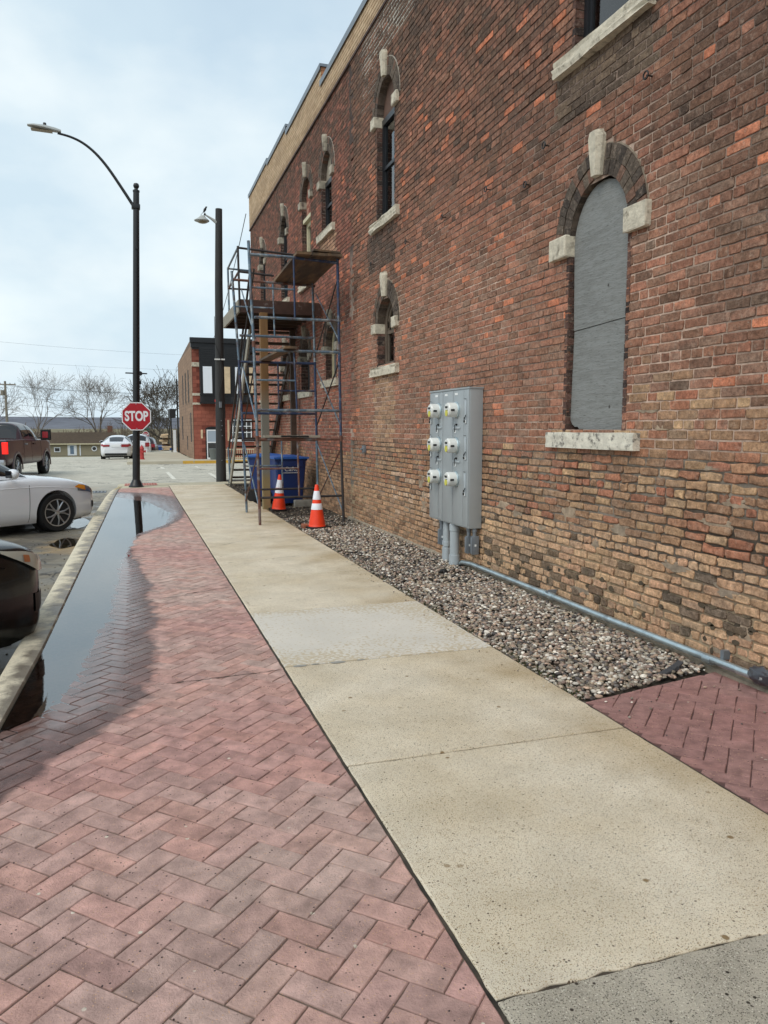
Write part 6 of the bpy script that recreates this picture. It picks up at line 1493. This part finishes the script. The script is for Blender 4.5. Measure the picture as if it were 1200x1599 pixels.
# dumpster far back
zd = hY(94); t = empty('dumpster', (2.95, 94, zd - .05), radians(24), label='blue dumpster with white markings far beyond the hydrant', category='dumpster')
b = MB(); b.prism([(-.85, .15), (.85, .15), (.95, 1.15), (.85, 1.25), (-.85, 1.05)], lambda u, v, d: (d, u, v), -1.1, 1.1); b.build('box', mat('blue steel', lin(26, 70, 136), rough=.5, var=.15, vscale=2), t)
MB().prism([(-.88, 1.07), (.86, 1.27), (.86, 1.31), (-.88, 1.11)], lambda u, v, d: (d, u, v), -1.13, 1.13).build('lid', M_bin, t)
for x in (-.55, 0, .55): MB().box(x - .03, x + .03, -.9, -.84, .15, 1.04).build('rib', M_bin, t)
st5 = [(.16 * (1 if k % 2 == 0 else .45) * sin(pi * k / 5), .16 * (1 if k % 2 == 0 else .45) * cos(pi * k / 5)) for k in range(10)]
MB().prism(st5, lambda u, v, d: (u - .75, d, v + .76), -.875, -.84).build('star_mark', M_signw, t); MB().box(-.9, -.62, -.875, -.84, .38, .48).build('label', M_signw, t); MB().box(-.1, .14, -.875, -.84, .82, .94).build('label', M_signw, t)
b = MB()
for x in (-.8, -.1, .6): b.box(x - .2, x + .2, -.8, .8, 0, .14)
b.build('skid', mat('pale timber skids', lin(200, 196, 184), rough=.8), t)
# far stop sign
t = empty('stop_sign', (1.50, 96.5, hY(96)), label='small far stop sign under a green street name plate', category='stop sign')
MB().tube([(0, .04, 0), (0, .04, 3.6)], .035, 6).build('post', M_galv, t)
MB().prism([(u, v + hY(96) * 0 + 1.62 - hY(96)) for u, v in octo(.42, 0, 0)], fy, 0, .02).build('rim', M_signw, t); MB().prism([(u, v + 1.62 - hY(96)) for u, v in octo(.36, 0, 0)], fy, -.012, -.001).build('face', M_red, t)
textmesh('STOP', .32, M_signw, t, (0, -.016, 1.62 - hY(96) - 1.62 + 1.62), (pi / 2, 0, 0), .8) 
zz = 1.62 - hY(96); bpy.data.objects[-1] if False else None
for o in bpy.data.objects:
    if o.parent == t and o.name.startswith('lettering'): o.location = (0, -.016, zz)
MB().box(-.5, .5, 0, .03, zz + .52, zz + .78).build('street_name_plate', M_green, t)
for o in [o for o in bpy.data.objects if o.parent == t]: o.location.z -= .85
# clutter by the corner building
t = empty('stacked_boards', (2.3, 60, hY(60) - .02), label='untidy stack of tan boards and crates behind the corner building', category='stack')
for k in range(12): b = MB(); b.obox((rnd.uniform(-.12, .12), rnd.uniform(-.3, .3), .07 + k * .15), (1, rnd.uniform(-.3, .3), rnd.uniform(-.1, .1)), (0, 1, 0), (0, 0, 1), rnd.uniform(.18, .38), .5, .06, (1, 1, 1)); b.build('board', M_osb if k % 3 else M_plank, t)
b = MB(); b.box(2.66, 2.86, 55.2, 55.25, hY(55), 1.45); b.build('white_panel', M_signw, None, label='narrow white door panel at the back corner of the corner building', category='panel')
b = MB(); b.tube([(2.98, 54.8, hY(55)), (2.98, 54.8, 4.9)], .06, 6); b.build('downpipe', M_blk, None, label='tall black downpipe at the back edge of the tan side wall', category='downpipe')
b = MB(); b.box(2.50, 2.9, 55.6, 58.5, 2.3, 2.9); b.box(2.55, 2.62, 55.7, 55.8, hY(55), 2.3); b.build('awning', M_blackwood, None, label='dark lean-to canopy at the back of the corner building', category='canopy')
# low tan building
lb = empty('low_tan_building', (-10.6, 156, -3.62), radians(0), label='long low tan building with brown roof beyond the parking lot', category='building')
b = MB(); b.box(-7.6, 7.4, 0, 8, 0, 2.25); b.build('wall', mat('tan siding', lin(152, 142, 118), rough=.8, var=.05, vscale=1), lb)
MB().prism([(-.5, 2.2), (8.5, 2.2), (5.0, 4.35), (3.0, 4.35)], lambda u, v, d: (d, u, v), -8.0, 7.6).build('roof', mat('brown shingles', lin(86, 72, 58), rough=.9, var=.15, vscale=2), lb)
MB().box(-8.0, 7.6, -.55, -.42, 2.08, 2.3).build('fascia_board', M_cream, lb)
def lwin(x0, x1, z0, z1):
    f = MB().box(x0 - .15, x1 + .15, -.07, 0, z0 - .15, z1 + .15).build('window', M_signw, lb); MB().box(x0, x1, -.09, -.071, z0, z1).build('pane', M_boarddark, f)
lwin(-3.3, -2.5, .85, 1.45); lwin(2.0, 2.8, 0.9, 1.45) if False else None
d_ = MB().box(-1.1, .5, -.07, 0, .05, 2.1).build('door', M_signw, lb); MB().box(-.65, .0, -.09, -.071, .3, 1.85).build('pane', mat('blue grey glazing', lin(110, 130, 150), rough=.4), d_)
MB().box(1.0, 1.2, -.06, 0, 0, 2.1).build('downpipe', M_signw, lb)
for x in (3.6, 8.0 - .8):
    f = MB().lathe([(.5, 0), (.5, .08)], 20, Matrix.Translation((x, 0, 1.3)) @ Matrix.Rotation(pi / 2, 4, 'X')).build('round_window', M_signw, lb); MB().lathe([(.32, 0), (.32, .10)], 20, Matrix.Translation((x, 0, 1.3)) @ Matrix.Rotation(pi / 2, 4, 'X')).build('pane', M_boarddark, f)
MB().box(6.0, 6.9, 3.2, 4.2, 3.4, 5.6).build('chimney', mat('far red brick', lin(120, 80, 66), rough=.9), lb)
b = MB(); b.box(0, 14, 0, .1, 0, 1.4); b.build('timber_fence', mat('orange brown fence', lin(140, 104, 72), rough=.9), None, label='low brown timber fence behind the hydrant in the distance', category='fence'); bpy.data.objects['timber_fence'].location = (-1.5, 130, hY(130) - .2)

# ------------------------------------------------------------------ trees, thicket, hills, poles
def tree(loc, h, spread, seed, label, m=M_twig, lean=0, stems=3, dens=1.0, low=.22, category='tree', group='bare winter trees beyond the lot'):
    R_ = random.Random(seed); t = empty('bare_tree', loc, label=label, category=category, group=group); tk, cr = MB(), MB(); mi = .026
    def br(p, d, L_, r, lvl):
        n = 3 if lvl < 3 else 2; pts = [p.copy()]; rs = [r]; dd = d.copy()
        for i in range(n):
            dd = (dd + Vector((R_.gauss(0, .17), R_.gauss(0, .17), R_.gauss(.05, .10)))).normalized(); p = p + dd * (L_ / n); pts.append(p.copy()); rs.append(max(mi * .8, r * (1 - .42 * (i + 1) / n)))
        (tk if lvl < 3 else cr).tube(pts, rs, 6 if lvl < 2 else (4 if lvl < 4 else 3), cap=False)
        if lvl >= 6: return
        k = {0: stems, 1: 3, 2: 3, 3: 4, 4: 3, 5: 2}[lvl]
        if lvl >= 3 and R_.random() > dens: k -= 1
        for i in range(k):
            f = R_.uniform(.45, 1.0) if i < k - 1 else 1.0
            if lvl == 0: f = R_.uniform(.75, 1.0)
            q = pts[0].lerp(pts[-1], f) if f < .99 else pts[-1]
            if f < .99:
                g_i = min(len(pts) - 2, int(f * n)); q = pts[g_i].lerp(pts[g_i + 1], f * n - g_i)
            az = R_.random() * 6.283 if lvl else (i + R_.uniform(.1, .6)) * 6.283 / k; sp_ = R_.uniform(.40, .95) * (spread if lvl < 3 else 1)
            side = Vector((cos(az), sin(az), 0)); side = (side - dd * side.dot(dd)).normalized(); nd = (dd * cos(sp_) + side * sin(sp_)); nd.z += .14 if lvl > 1 else .25; nd.normalize()
            br(q, nd, L_ * R_.uniform(.62, .86) if lvl else L_ * R_.uniform(1.1, 1.5), rs[-1] * R_.uniform(.66, .9), lvl + 1)
    br(Vector((0, 0, 0)), Vector((lean, 0, 1)).normalized(), h * low, h * .026, 0)
    top = max(v[2] for v in cr.v); k_ = h / top
    for mb_ in (tk, cr): mb_.v = [(v[0] * k_, v[1] * k_, v[2] * k_) for v in mb_.v]
    tk.build('trunk', m, t, smooth='all', fix=False); cr.build('crown', m, t, fix=False)
tree((-17.6, 152, -3.6), 16.5, .62, 3, 'bare tree with forked trunk rising behind the maroon truck', low=.34)
tree((-5.6, 160.5, -3.7), 17.5, .85, 11, 'broad spreading bare tree behind the low tan building', stems=4, low=.28)
tree((4.6, 95, -1.75), 10.5, 1.15, 5, 'dark bare tree between the far stop sign and the corner building', m=M_twig2, stems=4, low=.2)
tree((7.2, 118, -2.6), 12.5, 1.0, 23, 'bare tree rising just behind the corner building edge', m=M_twig2, low=.2)
tree((-27.5, 158, -3.7), 14.5, .7, 31, 'bare tree at the left edge behind the utility pole', low=.22)
tree((2.6, 128, -2.8), 8, .8, 43, 'slender bare tree above the brown timber fence', m=M_twig2, low=.2)
def thicket(y0, y1, xr, n, h0, h1, col, label, name, r0=.05):
    mb = MB(); R_ = random.Random(5)
    for _ in range(n):
        y = R_.uniform(y0, y1); x = R_.uniform(*xr); z = hY(y) - .3; h = R_.uniform(h0, h1) * (.75 + .5 * nz(x * .06, y * .05, 2) + .3 * nz(x * .3, 1, 1)); l_ = R_.gauss(0, .12)
        c = mix(col[0], col[1], R_.random()); mb.tube([(x, y, z), (x + l_ * h * .4, y, z + h * .5), (x + l_ * h, y, z + h)], [r0, r0 * .6, r0 * .2], 3, c, cap=False)
        for k in range(5):
            f = R_.uniform(.3, .95); bx, bz = x + l_ * h * f, z + h * f; dx = R_.choice((-1, 1)) * R_.uniform(.15, .35) * h * (1.1 - f); mb.tube([(bx, y, bz), (bx + dx, y + R_.uniform(-.5, .5), bz + abs(dx) * R_.uniform(.7, 1.6))], [r0 * .5, r0 * .15], 3, c, cap=False)
    mb.build(name, M_thick, fix=False, kind='stuff', label=label, category='thicket')
thicket(205, 300, (-90, 34), 3600, 2.6, 5.2, (lin(128, 112, 94), lin(98, 84, 70)), 'brown leafless thicket covering the bank beyond the low tan building', 'bare_thicket', r0=.13)
thicket(118, 200, (-3, 26), 700, 3.0, 6.5, (lin(104, 94, 80), lin(80, 70, 60)), 'nearer dark leafless brush right of the street lamp', 'bare_brush', r0=.07)
M_hill = mat('haze tinted wooded hill', attr=True, rough=1, var=.28, vscale=.05)
hb = MB(); nx_ = 260; vs = []; cs = []
lay = [(900, -8, 0), (1050, 2, 2), (1250, 12, 4), (1380, 19, 7), (1500, 20.5, 8), (1900, -12, 0)]
for (y, z, a) in lay:
    for i in range(nx_ + 1):
        x = -1500 + 2600 * i / nx_; zz_ = z + (a * .35) * nz(x * .004, y * .001, 1) + a * .10 * nz(x * .06, y * .1, 4) + a * .1 * nz(x * .02, 0, 9)
        vs.append((x, y, zz_)); cs.append(mix(lin(102, 104, 112), lin(84, 86, 96), .5 + nz(x * .01, y * .01, 0)) if z > 1 else lin(110, 104, 94))  # blue-grey of distance haze is painted into the hill colour
hb.add(vs, [(r * (nx_ + 1) + i, r * (nx_ + 1) + i + 1, (r + 1) * (nx_ + 1) + i + 1, (r + 1) * (nx_ + 1) + i) for r in range(len(lay) - 1) for i in range(nx_)], cs)
hb.build('wooded_hill', M_hill, smooth='all', fix=False, kind='structure')
# utility poles and wires
M_upole = mat('grey timber', lin(132, 124, 112), rough=.9, var=.15, vscale=2)
def upole(x, y, h, label):
    t = empty('utility_pole', (x, y, hY(y)), label=label, category='utility pole'); MB().tube([(0, 0, 0), (0, 0, h)], [.24, .16], 8).build('pole', M_upole, t, smooth=True)
    MB().box(-1.5, 1.5, -.08, .08, h - .6, h - .42).build('crossarm', M_upole, t); b = MB()
    for k in (-1.4, -.7, .7, 1.4): b.lathe([(.05, 0), (.07, .08), (.04, .18)], 6, Matrix.Translation((k, 0, h - .42)))
    b.build('insulator', M_fit, t); MB().lathe([(.28, 0), (.28, .8)], 10, Matrix.Translation((-.45, 0, h - 2.2))).build('transformer', M_upole, t)
upole(-18.7, 134, 11.8, 'grey utility pole with crossarm at the left edge'); upole(-62, 138, 12, 'utility pole out to the left along the same line'); upole(26, 133, 11.5, 'utility pole hidden behind the brick building line')
hw_ = [8.0, 8.1, 6.4, 5.2, 3.6]
for i, (z, dy) in enumerate([(7.9, -1.3), (7.95, 1.3), (6.2, 0), (5.0, 0), (3.4, .2)]):
    for (xa, xb, zb2, k) in ((-62, -18.7, .1, 0), (-18.7, 26, .3, 1)):
        wire((xa + dy * .3, 137 if k == 0 else 134 - .1 * i, z + zb2), (xb + dy * .3, 134 - .1 * i, z), .9, .018, '%s thin dark power line running %s of the utility pole above the trees' % (['topmost', 'second', 'third', 'fourth', 'lowest'][i], ['left', 'right'][k]), nm='power_line', group='power lines above the far trees')
for (z0, z1, y) in ((18.5, 16.0, 150), (14.6, 13.0, 150)):
    wire((-70, y, z0 + 3), (10, y + 10, z1), 1.2, .013, 'faint high wire crossing the pale sky, %s of the two' % ('upper' if z0 > 16 else 'lower'), nm='power_line', group='power lines above the far trees')
